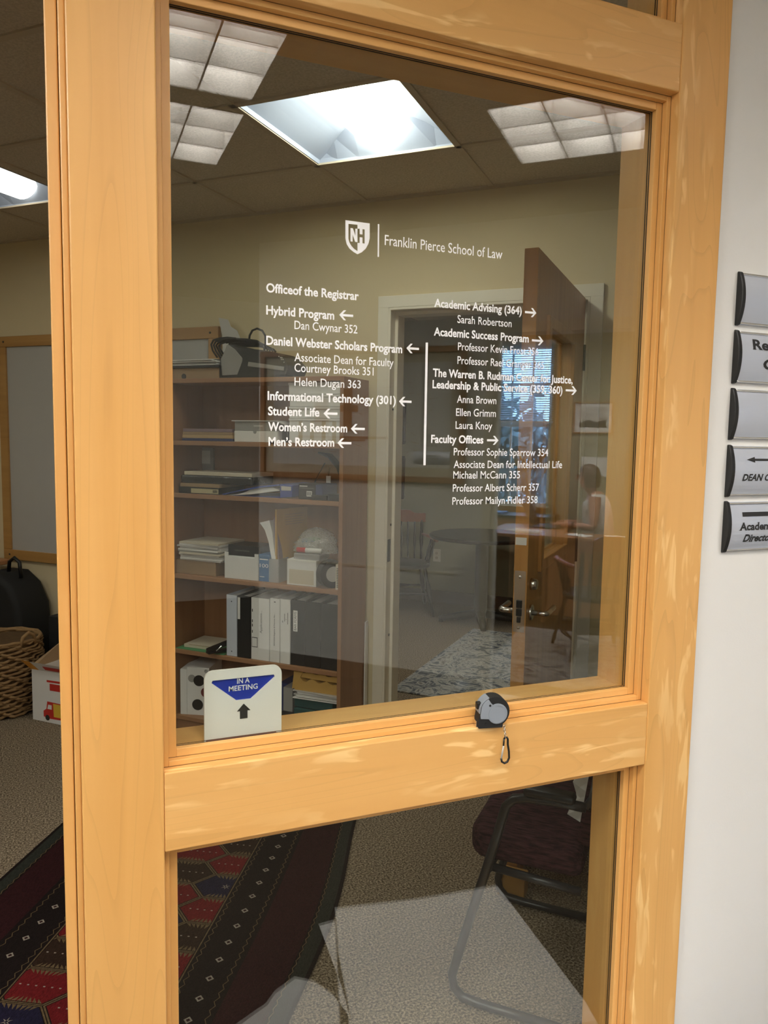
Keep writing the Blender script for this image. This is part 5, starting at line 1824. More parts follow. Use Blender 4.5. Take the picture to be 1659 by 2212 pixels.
wl = thing('wooden_block', 'small light brown wooden block on the carpet beyond the burgundy chair', 'block', 'W', (-0.52, 2.43, 0.0))
MB().box(-0.045, 0.045, -0.03, 0.03, 0, 0.075).build('block', M['frame_oak'], wl, bevel=0.003)

# ================================================================== ROOM BEHIND THE OPEN DOOR
# ---- captain's chair (black turned frame, cherry crest and arms)
def captains_chair(label, frame, loc, rot, group=None):
    """local: seat centre at origin, sitter faces +x, z up"""
    t = thing('captains_chair', label, 'chair', frame, loc, rot, group)
    sh = 0.44
    seat = []
    for k in range(24):
        an = 2 * math.pi * k / 24
        seat.append((0.22 * math.cos(an) * (1 + 0.10 * abs(math.cos(an))), 0.235 * math.sin(an)))
    MB().prism(seat, sh - 0.035, sh, 'z').build('seat', M['black_paint'], t, bevel=0.010, seg=3, smooth=True)

    def turned(p, q, r):
        p, q = Vector(p), Vector(q)
        prof = [0.85, 1.0, 0.75, 1.25, 1.45, 1.2, 0.8, 1.0, 0.75]
        return [p.lerp(q, i / 8) for i in range(9)], [r * k for k in prof]
    for sx in (-1, 1):
        for sy in (-1, 1):
            pts, rs = turned((sx * 0.15, sy * 0.165, sh - 0.030), (sx * 0.25, sy * 0.235, 0.001), 0.016)
            MB().tube(pts, rs, 10).build('leg', M['black_paint'], t, smooth=True)
    mb = MB()
    for sy in (-1, 1):
        p, r = turned((-0.218, sy * 0.212, 0.14), (0.218, sy * 0.212, 0.14), 0.011)
        mb.tube(p, r, 8)
    for sx in (-1, 1):
        p, r = turned((sx * 0.205, -0.203, 0.19), (sx * 0.205, 0.203, 0.19), 0.011)
        mb.tube(p, r, 8)
    mb.build('stretcher', M['black_paint'], t, smooth=True)
    # back spindles and crest
    for k in range(7):
        y = -0.18 + 0.06 * k
        big = k in (0, 6)
        p, r = turned((-0.195, y, sh - 0.008), (-0.270, y * 1.06, 0.785), 0.013 if big else 0.0085)
        MB().tube(p, r, 8).build('spindle', M['black_paint'], t, smooth=True)
    cr = []
    n = 16
    for k in range(n + 1):
        y = -0.225 + 0.45 * k / n
        u = abs(y) / 0.225
        cr.append((y, 0.875 - 0.030 * (1 if u > 0.55 else 0) - (0.0 if u < 0.35 or u > 0.55 else 0.03 * (u - 0.35) / 0.2)))
    poly = [(y, z - 0.0) for y, z in cr] + [(0.225, 0.765), (-0.225, 0.765)]
    mbq = MB().prism(poly, -0.283, -0.261, 'x')
    label_part(mbq.build('crest_rail', M['cherry'], t, bevel=0.006, seg=2), 'reddish wooden crest rail')
    for sy in (-1, 1):
        mb = MB()
        mb.tube([(-0.245, sy * 0.195, 0.655), (-0.12, sy * 0.235, 0.650), (0.02, sy * 0.255, 0.655), (0.12, sy * 0.26, 0.665), (0.165, sy * 0.26, 0.648)], [0.016, 0.020, 0.022, 0.026, 0.018], 10, flat=0.8)
        label_part(mb.build('arm', M['cherry'], t, smooth=True), 'reddish wooden arm')
        for k in range(3):
            x0 = -0.08 + 0.085 * k
            p, r = turned((x0 - 0.01, sy * 0.205, sh - 0.008), (x0 + 0.02, sy * 0.250, 0.640), 0.012 if k == 2 else 0.009)
            MB().tube(p, r, 8).build('arm_spindle', M['black_paint'], t, smooth=True)
    return t


# right legs of this chair stand at (-2.15, 6.33) and (-2.42, 6.66); it is turned towards the round table
captains_chair('black captain chair with reddish crest and arms, beside the round table behind the open doorway', 'W', (-2.40, 6.22, 0.0005), math.radians(-62))

# ---- round pedestal table
rt = thing('round_table', 'round black pedestal table in the room behind the open door', 'table', 'W', (-1.66, 6.10, 0.0))
MB().lathe([(0.0, 0.712), (0.425, 0.712), (0.44, 0.722), (0.44, 0.735), (0.43, 0.742), (0.0, 0.742)], 56).build('top', M['black_paint'], rt, smooth=False)
MB().lathe([(0.055, 0.05), (0.055, 0.711)], 24).build('pedestal', M['black_paint'], rt, smooth=True)
for k in range(4):
    an = math.radians(20 + 90 * k)
    mb = MB()
    c_, s_ = math.cos(an), math.sin(an)
    mb.tube([(0.04 * c_, 0.04 * s_, 0.075), (0.20 * c_, 0.20 * s_, 0.052), (0.345 * c_, 0.345 * s_, 0.026)], [0.036, 0.030, 0.022], 10)
    mb.tube([(0.325 * c_, 0.325 * s_, 0.001), (0.325 * c_, 0.325 * s_, 0.02)], 0.022, 10)
    mb.build('foot', M['black_paint'], rt, smooth=True)

# ---- patterned grey-blue rug
def faded(name):
    m, nt, bs = _new(name)
    tc = _node(nt, 'ShaderNodeTexCoord')
    n1 = _node(nt, 'ShaderNodeTexNoise')
    n1.inputs['Scale'].default_value = 6.5
    n1.inputs['Detail'].default_value = 6
    n1.inputs['Roughness'].default_value = 0.75
    n1.inputs['Distortion'].default_value = 2.2
    nt.links.new(tc.outputs['Object'], n1.inputs['Vector'])
    r = _node(nt, 'ShaderNodeValToRGB')
    cols = [(0.30, (0.045, 0.055, 0.075, 1)), (0.45, (0.13, 0.145, 0.165, 1)), (0.52, (0.48, 0.47, 0.43, 1)), (0.60, (0.20, 0.19, 0.18, 1)), (0.72, (0.06, 0.07, 0.09, 1))]
    while len(r.color_ramp.elements) < len(cols):
        r.color_ramp.elements.new(0.5)
    for e, (p, c) in zip(r.color_ramp.elements, cols):
        e.position = p
        e.color = c
    nt.links.new(n1.outputs['Fac'], r.inputs[0])
    nt.links.new(r.outputs[0], bs.inputs['Base Color'])
    bs.inputs['Roughness'].default_value = 0.95
    bs.inputs['Specular IOR Level'].default_value = 0.1
    return m


M['faded'] = faded('faded_rug_pile')
M['faded_edge'] = plain('faded_rug_edge', (0.30, 0.31, 0.31, 1), 0.95, var=0.3, scale=60)
M['faded_dark'] = plain('faded_rug_dark', (0.07, 0.08, 0.10, 1), 0.95, var=0.4, scale=80)


def area_rug(label, frame, loc, w, d, rot=0.0, group=None):
    t = thing('area_rug', label, 'rug', frame, loc, rot, group)
    MB().box(0, w, 0, d, 0, 0.009).build('pile', M['faded'], t, bevel=0.003)
    mb = MB()
    for i, (o, th) in enumerate(((0.02, 0.012), (0.15, 0.008), (0.19, 0.006))):
        z = 0.0094
        for r in ((o, w - o, o, o + th), (o, w - o, d - o - th, d - o), (o, o + th, o, d - o), (w - o - th, w - o, o, d - o)):
            mb.box(r[0], r[1], r[2], r[3], 0.0091, z)
    mb.build('border_line', M['faded_edge'], t)
    return t


area_rug('faded blue grey patterned rug on the carpet beyond the open doorway', 'W', (-1.675, 4.165, 0.0006), 2.4, 1.68, math.radians(-1.0))

# ---- outlet and dark framed pictures on the far wall
ol = thing('wall_outlet', 'ivory electrical outlet low on the wall behind the round table', 'outlet', 'W', (-2.248, 6.679, 0.445))
MB().box(-0.036, 0.036, -0.006, 0, -0.058, 0.058).build('plate', M['metal_trim'], ol, bevel=0.002)
for z in (-0.022, 0.022):
    s_ = MB().lathe([(0.017, -0.006), (0.016, -0.0085), (0.0, -0.0085)], 18, (0, 0, z), axis='y').build('socket', M['cream'], ol)
    for x in (-0.006, 0.006):
        MB().box(x - 0.001, x + 0.001, -0.0092, -0.0082, z - 0.005, z + 0.005).build('slot', M['black'], s_)
for z0, z1, lb in ((1.468, 1.875, 'upper dark framed picture just inside the doorway, on the far wall'), (0.955, 1.360, 'lower dark framed picture just inside the doorway, on the far wall')):
    p = thing('framed_picture', lb, 'picture', 'W', (-2.76, 6.679, (z0 + z1) / 2), group='dark framed pictures in the room behind the door')
    h = (z1 - z0) / 2
    mb = MB()
    for r in ((-0.175, 0.175, h - 0.03, h), (-0.175, 0.175, -h, -h + 0.03), (-0.175, -0.145, -h + 0.03, h - 0.03), (0.145, 0.175, -h + 0.03, h - 0.03)):
        mb.box(r[0], r[1], -0.03, 0, r[2], r[3])
    mb.build('frame', M['black'], p, bevel=0.003)
    MB().box(-0.145, 0.145, -0.012, -0.002, -h + 0.03, h - 0.03).build('print', M['dark_grey'], p)

# ================================================================== CORRIDOR AND THE ROOM ACROSS IT (seen mirrored in the pane)
# ---- big framed drawing
fa = thing('framed_artwork', 'large wood-framed sketch mirrored in the pane, over the bookcase', 'picture', 'V', (-1.965, -KV, 1.66))
aw, ah = 0.685, 0.398
mb = MB()
f = 0.032
for r in ((-aw, aw, ah - f, ah), (-aw, aw, -ah, -ah + f), (-aw, -aw + f, -ah + f, ah - f), (aw - f, aw, -ah + f, ah - f)):
    mb.box(r[0], r[1], 0.0, 0.03, r[2], r[3])
mb.build('frame', M['desk_wood'], fa, bevel=0.003)
MB().box(-aw + f, aw - f, 0.004, 0.010, -ah + f, ah - f).build('mat', M['cream'], fa)
pr = MB().box(-aw + 0.09, aw - 0.09, 0.0095, 0.0115, -ah + 0.088, ah - 0.088).build('print', M['paper'], fa)
mb = MB()
rnd = random.Random(21)
for x0, x1, z0, z1 in ((-0.10, -0.04, -0.10, 0.16), (-0.12, 0.0, 0.02, 0.06), (-0.30, -0.20, -0.12, 0.10), (-0.42, 0.20, -0.145, -0.13), (-0.20, 0.05, -0.16, -0.148)):
    mb.box(x0, x1, 0.0112, 0.0122, z0, z1)
for k in range(60):
    x, z = rnd.uniform(-0.5, 0.5), rnd.uniform(-0.24, 0.22)
    mb.tube([(x, 0.012, z), (x + rnd.uniform(-.03, .03), 0.012, z + rnd.uniform(-.015, .015)), (x + rnd.uniform(-.05, .05), 0.012, z + rnd.uniform(-.02, .02))], 0.0012, 4)
mb.build('ink', M['desk_wood'], pr)

# ---- curved room plate with a small triangular card above
rp = thing('room_plate', 'curved silver room plate mirrored in the pane beside the faculty list', 'sign', 'V', (-1.481, -KV, 1.357))
n = 12
hgt = 0.105
arc = [(0.004 + 0.018 * (1 - (2 * k / n - 1) ** 2), hgt * k / n) for k in range(n + 1)]
MB().prism([(0, 0)] + arc + [(0, hgt)], -0.114, 0.114, 'x').build('face', M['silver'], rp)
MB().prism([(0, 0.109), (0.006, 0.109), (0.012, 0.124), (0.006, 0.140), (0, 0.140)], -0.114, 0.114, 'x').build('number_strip', M['silver'], rp)
mb = MB()
for z, w in ((0.066, 0.06), (0.048, 0.048)):
    for k in range(9):
        x = -w + 2 * w * k / 9
        mb.box(x, x + 2 * w / 13, 0.0195, 0.0225, z - 0.004, z + 0.004)
for k in range(3):
    mb.box(-0.03 + 0.024 * k, -0.018 + 0.024 * k, 0.0105, 0.0125, 0.119, 0.130)
mb.build('raised_print', M['grey'], rp)
tc_ = thing('triangle_card', 'small grey triangular card standing above the mirrored silver room plate', 'card', 'V', (-1.462, -KV, 1.4975))
MB().prism([(-0.072, 0.0), (0.072, 0.0), (0.0, 0.095)], 0.0004, 0.004, 'y').build('sheet', M['light_grey'], tc_)

# ---- sheets of white card lying on the corridor floor, close to the lower pane
def floor_sheet(name, label, pts, z, group=None):
    c = (sum(p[0] for p in pts) / len(pts), sum(p[1] for p in pts) / len(pts))
    t = thing(name, label, 'paper', 'G', (c[0], 2 * YG - c[1], z), 0, group)
    MB().prism([(p[0] - c[0], c[1] - p[1]) for p in pts], 0, 0.0012, 'z').build('sheet', M['vinyl'], t)
    return t


fz = lambda x, y: (lambda ab: gw(*ab))(on_z(x, y, 0.003))
floor_sheet('poster_board', 'upper white poster board on the corridor floor, mirrored in the lower pane', [fz(725, 1965), fz(900, 1945), fz(1075, 1915), fz(1110, 1960), fz(1265, 2165), fz(1292, 2212), fz(775, 2290), fz(732, 2060)], 0.0030)
floor_sheet('poster_board', 'lower white poster board whose left edge peeps out from under the other', [fz(690, 2000), fz(725, 1990), fz(740, 2300), fz(775, 2330), fz(790, 2330), fz(742, 2140)], 0.0012)
floor_sheet('crumpled_sheet', 'smaller pale sheet with a ragged edge on the corridor floor, mirrored beside the oriental rug', [fz(480, 2240), fz(577, 2172), fz(595, 2146), fz(638, 2114), fz(680, 2122), fz(720, 2150), fz(754, 2195), fz(760, 2260)], 0.0012)

# ---- desk
dk = thing('desk', 'brown veneer desk of the mirrored room, with papers and an open laptop', 'desk', 'V', (-1.20, -6.60, 0))
MB().prism([(-0.50, 0.33), (0.95, 0.33), (0.95, -0.02), (0.12, -0.02), (0.12, -0.50), (-0.50, -0.50)], 0.715, 0.742, 'z').build('top', M['desk_wood'], dk, bevel=0.003)
MB().box(0.05, 0.90, 0.27, 0.29, 0.08, 0.7145).build('front_panel', M['desk_wood'], dk)
MB().box(0.40, 0.93, 0.0, 0.265, 0.05, 0.7145).build('drawer_unit', M['desk_wood'], dk)
for x in (-0.47, 0.02):
    MB().box(x - 0.015, x + 0.015, -0.48 if x < 0 else 0.0, 0.30 if x < 0 else 0.26, 0.0, 0.7145).build('leg_panel', M['desk_wood'], dk)
MB().box(0.41, 0.92, 0.01, 0.26, 0.0, 0.0495).build('plinth', M['black'], dk)

lt = thing('laptop', 'open dark laptop on the mirrored desk, facing the seated person', 'laptop', 'V', (-1.35, -6.96, 0.7425))
MB().box(-0.03, 0.20, -0.165, 0.165, 0, 0.014).build('base', M['dark_grey'], lt, bevel=0.003)
T = Matrix.Translation((-0.03, 0, 0.014)) @ Matrix.Rotation(math.radians(-28), 4, 'Y')
MB().box(-0.008, 0.0, -0.165, 0.165, 0, 0.225, T=T).build('screen', M['dark_grey'], lt, bevel=0.002)
mb = MB()
for i in range(9):
    for j in range(4):
        mb.box(0.02 + j * 0.022, 0.038 + j * 0.022, -0.15 + i * 0.033, -0.122 + i * 0.033, 0.0145, 0.0165)
mb.build('keys', M['black'], lt)
for k, (av, bv, w, d, r, mt, lb) in enumerate([(-1.40, 6.55, 0.14, 0.10, 0.3, 'paper', 'white papers left of the laptop on the mirrored desk'), (-1.36, 6.40, 0.11, 0.05, -0.15, 'cream', 'cream note near the front left of the mirrored desk'),
                                              (-0.92, 6.45, 0.10, 0.07, 0.5, 'paper', 'white sheet in front of the seated person on the mirrored desk'), (-0.62, 6.50, 0.10, 0.06, -0.2, 'paper', 'white sheet at the right end of the mirrored desk')]):
    t = thing('paper_sheet', lb, 'papers', 'V', (av, -bv, 0.7424), r)
    MB().box(-w, w, -d, d, 0, 0.004).build('sheet', M[mt], t)
yn = thing('sticky_note', 'pale yellow note stuck to the front edge of the mirrored desk', 'note', 'V', (-0.54, -6.268, 0.70))
MB().box(-0.035, 0.035, 0.0, 0.0012, -0.045, 0.035).build('sheet', plain('yellow_note', (0.75, 0.68, 0.36, 1), 0.8), yn)

# side table beneath the window with a vase of dried stems
sb = thing('window_cabinet', 'low dark cabinet under the mirrored window', 'cabinet', 'V', (-1.86, -7.385, 0))
MB().box(-0.50, 0.55, -0.205, 0.185, 0.0, 0.78).build('body', M['desk_wood'], sb)
MB().box(-0.52, 0.57, -0.21, 0.20, 0.7805, 0.805).build('top', M['dark_grey'], sb, bevel=0.003)
for x in (-0.24, 0.29):
    dd_ = MB().box(x - 0.235, x + 0.235, 0.1852, 0.196, 0.05, 0.75).build('door', M['desk_wood'], sb)
    MB().box(x - 0.02, x + 0.02, 0.1962, 0.21, 0.60, 0.615).build('handle', M['black'], dd_)
for k, (x, mt, lb) in enumerate([(-1.86, 'blue_box', 'blue folder on the dark cabinet under the mirrored window'), (-2.06, 'pale_blue', 'pale folder on the dark cabinet under the mirrored window')]):
    t = thing('folder', lb, 'folder', 'V', (x, -7.32, 0.8056), 0.2)
    MB().box(-0.09, 0.09, -0.10, 0.10, 0, 0.02).build('cover', M[mt], t)
vv = thing('vase', 'clear vase of dried brown stems on the cabinet before the mirrored window', 'vase', 'V', (-1.52, -7.30, 0.8056))
MB().lathe([(0.045, 0), (0.055, 0.08), (0.035, 0.17), (0.042, 0.20), (0.038, 0.20), (0.031, 0.17), (0.05, 0.08), (0.04, 0.006), (0, 0.006)], 24).build('vessel', M['clear'], vv, smooth=True)
rnd = random.Random(8)
for k in range(11):
    an = k / 11 * 2 * math.pi
    r = rnd.uniform(0.08, 0.2)
    h = rnd.uniform(0.38, 0.56)
    mb = MB()
    top = (r * math.cos(an), 0.6 * r * math.sin(an), h)
    mb.tube([(0.015 * math.cos(an), 0.015 * math.sin(an), 0.01), (0.4 * r * math.cos(an), 0.3 * r * math.sin(an), h * 0.55), top], 0.003, 5)
    lf = [Vector(top) + Vector((0.014 * math.cos(an), 0.010 * math.sin(an), 0.015 * q)) * q for q in range(4)]
    mb.tube(lf, [0.004, 0.013, 0.010, 0.002], 6)
    mb.build('stem', M['straw'], vv, smooth=True)

# venetian blind over the upper half of the window
vb = thing('venetian_blind', 'white venetian blind lowered over the upper half of the mirrored window', 'blind', 'V', ((WV[0] + WV[1]) / 2, -7.6 + 0.012, 0))
mb = MB()
hw_ = (WV[1] - WV[0]) / 2 + 0.02
z = 2.46
sl = M['white']
mb2 = MB().box(-hw_, hw_, 0.002, 0.04, 2.46, 2.50)
mb2.build('head_box', M['white'], vb)
while z > 1.72:
    T = Matrix.Translation((0, 0.02, z)) @ Matrix.Rotation(math.radians(-24), 4, 'X')
    mb.box(-hw_, hw_, -0.012, 0.012, -0.0006, 0.0006, T=T)
    z -= 0.022
mb.build('slats', M['slat'], vb)
MB().box(-hw_, hw_, 0.008, 0.032, 1.70, 1.715).build('bottom_bar', M['white'], vb)
mb = MB()
for x in (-0.2, 0.2):
    mb.box(x - 0.0015, x + 0.0015, 0.033, 0.035, 1.71, 2.47)
mb.build('cord', M['white'], vb)

# pictures and notices on the far wall of that room
for (x0, x1, z0, z1, lb, inked) in ((-1.19, -0.82, 1.60, 1.905, 'pale framed landscape mirrored near the right jamb', True), (-1.10, -0.855, 1.19, 1.375, 'white notice mirrored above the seated person', False)):
    t = thing('framed_print' if inked else 'notice', lb, 'picture' if inked else 'notice', 'V', ((x0 + x1) / 2, -7.6, (z0 + z1) / 2))
    w, h = (x1 - x0) / 2, (z1 - z0) / 2
    if inked:
        mb = MB()
        for r in ((-w, w, h - 0.012, h), (-w, w, -h, -h + 0.012), (-w, -w + 0.012, -h + 0.012, h - 0.012), (w - 0.012, w, -h + 0.012, h - 0.012)):
            mb.box(r[0], r[1], 0.0, 0.02, r[2], r[3])
        mb.build('frame', M['frame_oak'], t)
        MB().box(-w + 0.012, w - 0.012, 0.002, 0.008, -h + 0.012, h - 0.012).build('mat', M['paper'], t)
        MB().box(-w + 0.06, w - 0.06, 0.0075, 0.0095, -h + 0.06, h - 0.05).build('print', M['light_grey'], t)
        mb = MB()
        mb.prism([(-w + 0.06, -0.05), (-0.04, -0.02), (0.03, -0.045), (w - 0.06, -0.015), (w - 0.06, -h + 0.06), (-w + 0.06, -h + 0.06)], 0.009, 0.0105, 'y')
        mb.build('hills', M['dark_grey'], t)
    else:
        MB().box(-w, w, 0.0004, 0.003, -h, h).build('sheet', M['paper'], t)

area_rug('faded blue grey rug on the floor in front of the mirrored desk', 'V', (-1.30, -6.10, 0.0006), 1.9, 1.45)
captains_chair('black captain chair in front of the mirrored desk', 'V', (-0.66, -5.55, 0.0105), math.radians(-115))

# ---- office chair of the seated person
oc = thing('office_chair', 'swivel chair with a reddish backrest behind the seated person in the mirrored room', 'chair', 'V', (-0.83, -7.02, 0))
MB().prism([(-0.22, -0.2), (0.2, -0.2), (0.22, 0.0), (0.2, 0.2), (-0.22, 0.2)], 0.375, 0.435, 'z').build('seat', M['matte_black'], oc, bevel=0.02, seg=3, smooth=True)
MB().prism([(0.235, 0.55), (0.275, 0.55), (0.325, 1.02), (0.29, 1.03)], -0.2, 0.2, 'y').build('backrest', plain('red_cloth', (0.42, 0.06, 0.05, 1), 0.85), oc, bevel=0.014, seg=3, smooth=True)
MB().tube([(0.10, 0, 0.365), (0.24, 0, 0.39), (0.268, 0, 0.60)], 0.016, 8).build('back_post', M['black'], oc, smooth=True)
MB().lathe([(0.03, 0.08), (0.03, 0.375)], 14).build('column', M['black'], oc, smooth=True)
for k in range(5):
    an = k / 5 * 2 * math.pi
    lg = MB().tube([(0, 0, 0.10), (0.26 * math.cos(an), 0.26 * math.sin(an), 0.065)], [0.024, 0.016], 8).build('leg', M['black'], oc, smooth=True)
    MB().lathe([(0.026, -0.012), (0.026, 0.012)], 14, (0.26 * math.cos(an), 0.26 * math.sin(an), 0.0275), axis='x').build('caster', M['black'], lg, smooth=True)

# ---- the seated person, facing left in the mirrored view
def skin_body(name, verts, edges, radii, mat, parent, root=0, sub=2):
    me = bpy.data.meshes.new(name)
    me.from_pydata(verts, edges, [])
    o = bpy.data.objects.new(name, me)
    COL.objects.link(o)
    o.parent = parent
    me.materials.append(mat)
    sk = o.modifiers.new('skin', 'SKIN')
    sk.use_smooth_shade = True
    for i, r in enumerate(radii):
        d = me.skin_vertices[0].data[i]
        d.radius = r if isinstance(r, tuple) else (r, r)
        d.use_root = (i == root)
    ss = o.modifiers.new('subsurf', 'SUBSURF')
    ss.levels = ss.render_levels = sub
    return o


pe = thing('person', 'person in a white sleeveless top seated at the mirrored desk, typing on a laptop', 'person', 'V', (-0.91, -7.02, 0.0))
V3, ED, RD = [], [], []


def jv(p, r, prev=None):
    V3.append(p)
    RD.append(r)
    if prev is not None:
        ED.append((prev, len(V3) - 1))
    return len(V3) - 1


# facing -x; +y is the person's right side? (towards the pane)
pel = jv((0.07, 0, 0.59), (0.125, 0.150))
ab = jv((0.075, 0, 0.70), (0.105, 0.125), pel)
chs = jv((0.055, 0, 0.88), (0.110, 0.140), ab)
upc = jv((0.035, 0, 0.995), (0.085, 0.120), chs)
nk = jv((0.01, 0, 1.065), 0.050, upc)
nk2 = jv((-0.02, 0, 1.115), 0.048, nk)
hd0 = jv((-0.045, 0, 1.155), (0.062, 0.056), nk2)
hd = jv((-0.045, 0, 1.215), (0.088, 0.076), hd0)
hd2 = jv((-0.030, 0, 1.270), (0.070, 0.062), hd)
chin = jv((-0.105, 0, 1.135), (0.028, 0.030), hd0)
for s in (-1, 1):
    shd = jv((0.045, s * 0.165, 1.000), 0.056, upc)
    elb = jv((0.055, s * 0.235, 0.775), 0.040, shd)
    wr = jv((-0.170, s * 0.130, 0.775), 0.027, elb)
    pm = jv((-0.225, s * 0.115, 0.778), (0.030, 0.016), wr)
    for q, (dy, ln) in enumerate(((-0.028, 0.060), (-0.010, 0.072), (0.008, 0.068), (0.026, 0.052))):
        f1 = jv((-0.255 - ln * 0.25, s * (0.112) + dy, 0.786), 0.0088, pm)
        f2 = jv((-0.255 - ln * 0.7, s * 0.112 + dy * 1.1, 0.780), 0.0080, f1)
        jv((-0.255 - ln, s * 0.112 + dy * 1.15, 0.766), 0.0072, f2)
    th = jv((-0.222, s * 0.082, 0.774), 0.0095, pm)
    jv((-0.252, s * 0.066, 0.768), 0.0085, th)
    hp = jv((0.02, s * 0.10, 0.545), 0.085, pel)
    kn = jv((-0.36, s * 0.12, 0.540), 0.060, hp)
    an_ = jv((-0.36, s * 0.12, 0.10), 0.040, kn)
    jv((-0.46, s * 0.13, 0.045), (0.030, 0.040), an_)
skin_body('body', V3, ED, RD, M['skin'], pe)
# face details
fx = -0.128
MB().tube([(fx + 0.008, 0, 1.225), (fx - 0.012, 0, 1.196), (fx - 0.010, 0, 1.188), (fx + 0.010, 0, 1.186)], [0.007, 0.011, 0.011, 0.008], 8).build('nose', M['skin'], pe, smooth=True)
for s in (-1, 1):
    MB().lathe([(0.0, -0.009), (0.007, -0.006), (0.0095, 0.0), (0.007, 0.006), (0.0, 0.009)], 10, (fx + 0.013, s * 0.030, 1.222), axis='x').build('eye', M['print'], pe, smooth=True)
    MB().lathe([(0.0, -0.006), (0.018, -0.004), (0.022, 0.0), (0.014, 0.005), (0.0, 0.006)], 12, (-0.040, s * 0.078, 1.205), axis='y').build('ear', M['skin'], pe, smooth=True)
    # spectacle rims
    MB().tube([(fx - 0.006, s * 0.032 + 0.020 * math.cos(k / 12 * 2 * math.pi), 1.221 + 0.015 * math.sin(k / 12 * 2 * math.pi)) for k in range(12)], 0.0016, 5, closed=True).build('spectacle_rim', M['black'], pe)
    MB().tube([(fx - 0.006, s * 0.052, 1.224), (-0.05, s * 0.080, 1.222)], 0.0016, 5).build('spectacle_arm', M['black'], pe)
MB().tube([(fx + 0.012, -0.018, 1.160), (fx + 0.004, 0, 1.161), (fx + 0.012, 0.018, 1.160)], 0.004, 6).build('lips', M['dark_red'], pe, smooth=True)
# bobbed hair: cap that leaves the face open
mb = MB()
nu, nv = 32, 12
for j in range(nv + 1):
    ph = j / nv * math.pi * 0.70
    for i in range(nu):
        an = 2 * math.pi * i / nu
        cx_, cy_, cz_ = math.sin(ph) * math.cos(an), math.sin(ph) * math.sin(an), math.cos(ph)
        low = max(0.0, (ph - 0.9) / 1.3)
        fr_cut = max(0.0, -math.cos(an)) ** 1.5
        r = 1.0 + 0.10 * low
        z = 1.228 + 0.098 * cz_ * r - low * 0.05
        z = max(z, 1.252) if (fr_cut > 0.18 and cz_ < 0.35) else z
        mb.v.append((-0.030 + 0.100 * cx_ * r, 0.090 * cy_ * r, z))
for j in range(nv):
    for i in range(nu):
        mb.f.append((j * nu + i, j * nu + (i + 1) % nu, (j + 1) * nu + (i + 1) % nu, (j + 1) * nu + i))
        mb.mi.append(0)
mb.build('hair', M['hair'], pe, smooth=True)
# sleeveless white top: sheath a little outside the torso, open at neck and arms
mb = MB()
rows_ = [(0.50, 0.075, 0.155, 0.185), (0.58, 0.075, 0.150, 0.178), (0.70, 0.078, 0.128, 0.150), (0.82, 0.062, 0.132, 0.162), (0.92, 0.050, 0.132, 0.168), (0.98, 0.042, 0.120, 0.182), (1.03, 0.036, 0.098, 0.176), (1.062, 0.028, 0.074, 0.128)]
nu = 28
for z, cx_, rx, ry in rows_:
    for i in range(nu):
        an = 2 * math.pi * i / nu
        dip = 0.05 * max(0, -math.cos(an)) if z > 1.0 else 0.0
        mb.v.append((cx_ + rx * math.cos(an), ry * math.sin(an), z - dip))
for j in range(len(rows_) - 1):
    for i in range(nu):
        mb.f.append((j * nu + i, j * nu + (i + 1) % nu, (j + 1) * nu + (i + 1) % nu, (j + 1) * nu + i))
        mb.mi.append(0)
label_part(mb.build('top', M['white_cloth'], pe, smooth=True, subsurf=1), 'white sleeveless top')
mb = MB()
for s in (-1, 1):
    mb.tube([(0.05, s * 0.100, 0.553), (-0.15, s * 0.112, 0.548), (-0.37, s * 0.12, 0.545), (-0.375, s * 0.12, 0.42), (-0.365, s * 0.12, 0.12)], [0.098, 0.090, 0.072, 0.066, 0.060], 16)
label_part(mb.build('trousers', M['blue_dark'], pe, smooth=True), 'dark trousers')
mb = MB()
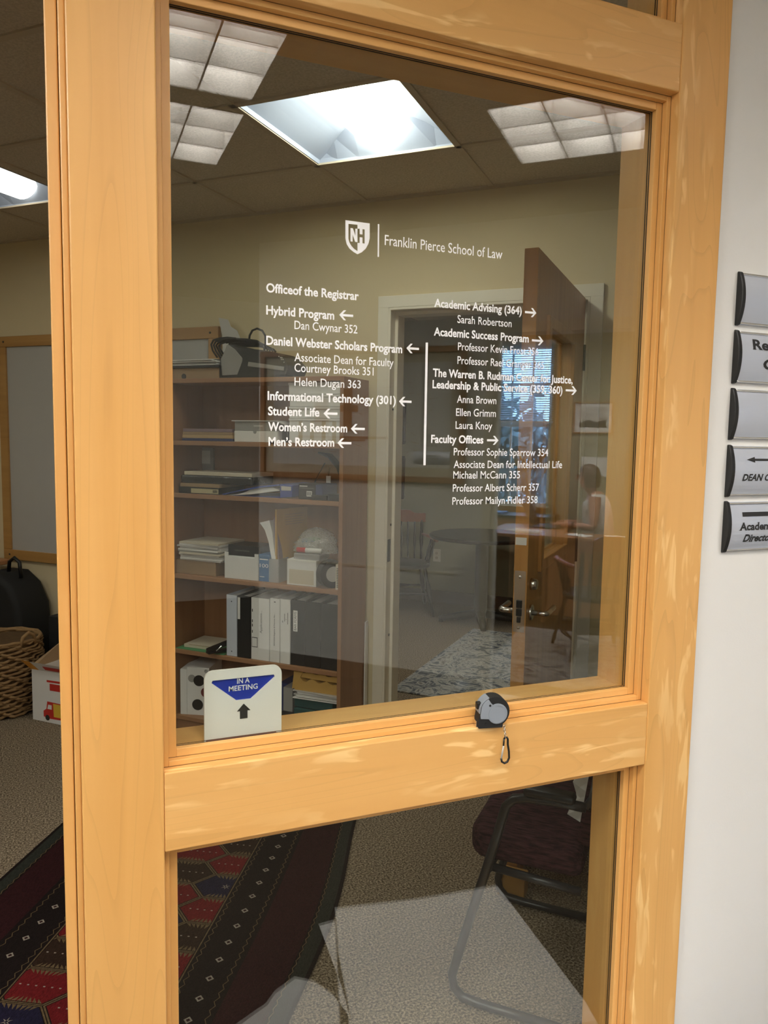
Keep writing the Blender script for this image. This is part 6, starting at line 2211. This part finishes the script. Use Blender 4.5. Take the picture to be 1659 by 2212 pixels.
mb.tube([(0.03 + 0.075 * math.cos(k / 20 * 2 * math.pi), 0.075 * math.sin(k / 20 * 2 * math.pi), 1.060 - 0.03 * max(0, -math.cos(k / 20 * 2 * math.pi))) for k in range(20)], 0.005, 6, closed=True)
label_part(mb.build('lanyard', M['yellow'], pe, smooth=True), 'yellow lanyard')
mb = MB()
mb.tube([(-0.135 + 0.004 * 0, 0.148 + 0.030 * math.cos(k / 12 * 2 * math.pi), 0.776 + 0.030 * math.sin(k / 12 * 2 * math.pi)) for k in range(12)], 0.009, 6, closed=True)
mb.build('wrist_band', M['black'], pe, smooth=True)
for s in (-1, 1):
    MB().prism([(-0.52, 0.001), (-0.30, 0.001), (-0.30, 0.09), (-0.38, 0.10), (-0.50, 0.055)], s * 0.125 - 0.045, s * 0.125 + 0.045, 'y').build('shoe', M['black'], pe, bevel=0.02, seg=3, smooth=True)

# ---- trees outside the mirrored window
for k, (av, bv, hgt, rr_, lb) in enumerate([(-3.15, 11.4, 3.4, 1.05, 'left leafy tree outside the mirrored window'), (-2.1, 13.8, 3.0, 1.2, 'right leafy tree outside the mirrored window')]):
    t = thing('tree', lb, 'tree', 'V', (av, -bv, -1.2), group='trees outside the window')
    MB().tube([(0, 0, 0), (0.04, 0.02, hgt * 0.4), (-0.03, 0.0, hgt * 0.75)], [0.12, 0.09, 0.05], 10).build('trunk', M['bark'], t, smooth=True)
    rnd = random.Random(40 + k)
    mb = MB()
    for q in range(1500):
        an, ph = rnd.uniform(0, 2 * math.pi), math.acos(rnd.uniform(-1, 1))
        rad = rr_ * rnd.uniform(0.45, 1.0) * (1 + 0.25 * math.sin(3 * an + q))
        c = Vector((rad * math.sin(ph) * math.cos(an), rad * math.sin(ph) * math.sin(an), hgt * 0.72 + rad * 0.95 * math.cos(ph)))
        u = Vector((rnd.uniform(-1, 1), rnd.uniform(-1, 1), rnd.uniform(-1, 1))).normalized()
        w_ = u.orthogonal().normalized()
        s_ = rnd.uniform(0.09, 0.17)
        mb.add([c - u * s_, c + w_ * s_ * 0.5, c + u * s_, c - w_ * s_ * 0.5], [(0, 1, 2, 3)])
    mb.build('foliage', M['leaf'], t, fix=False)
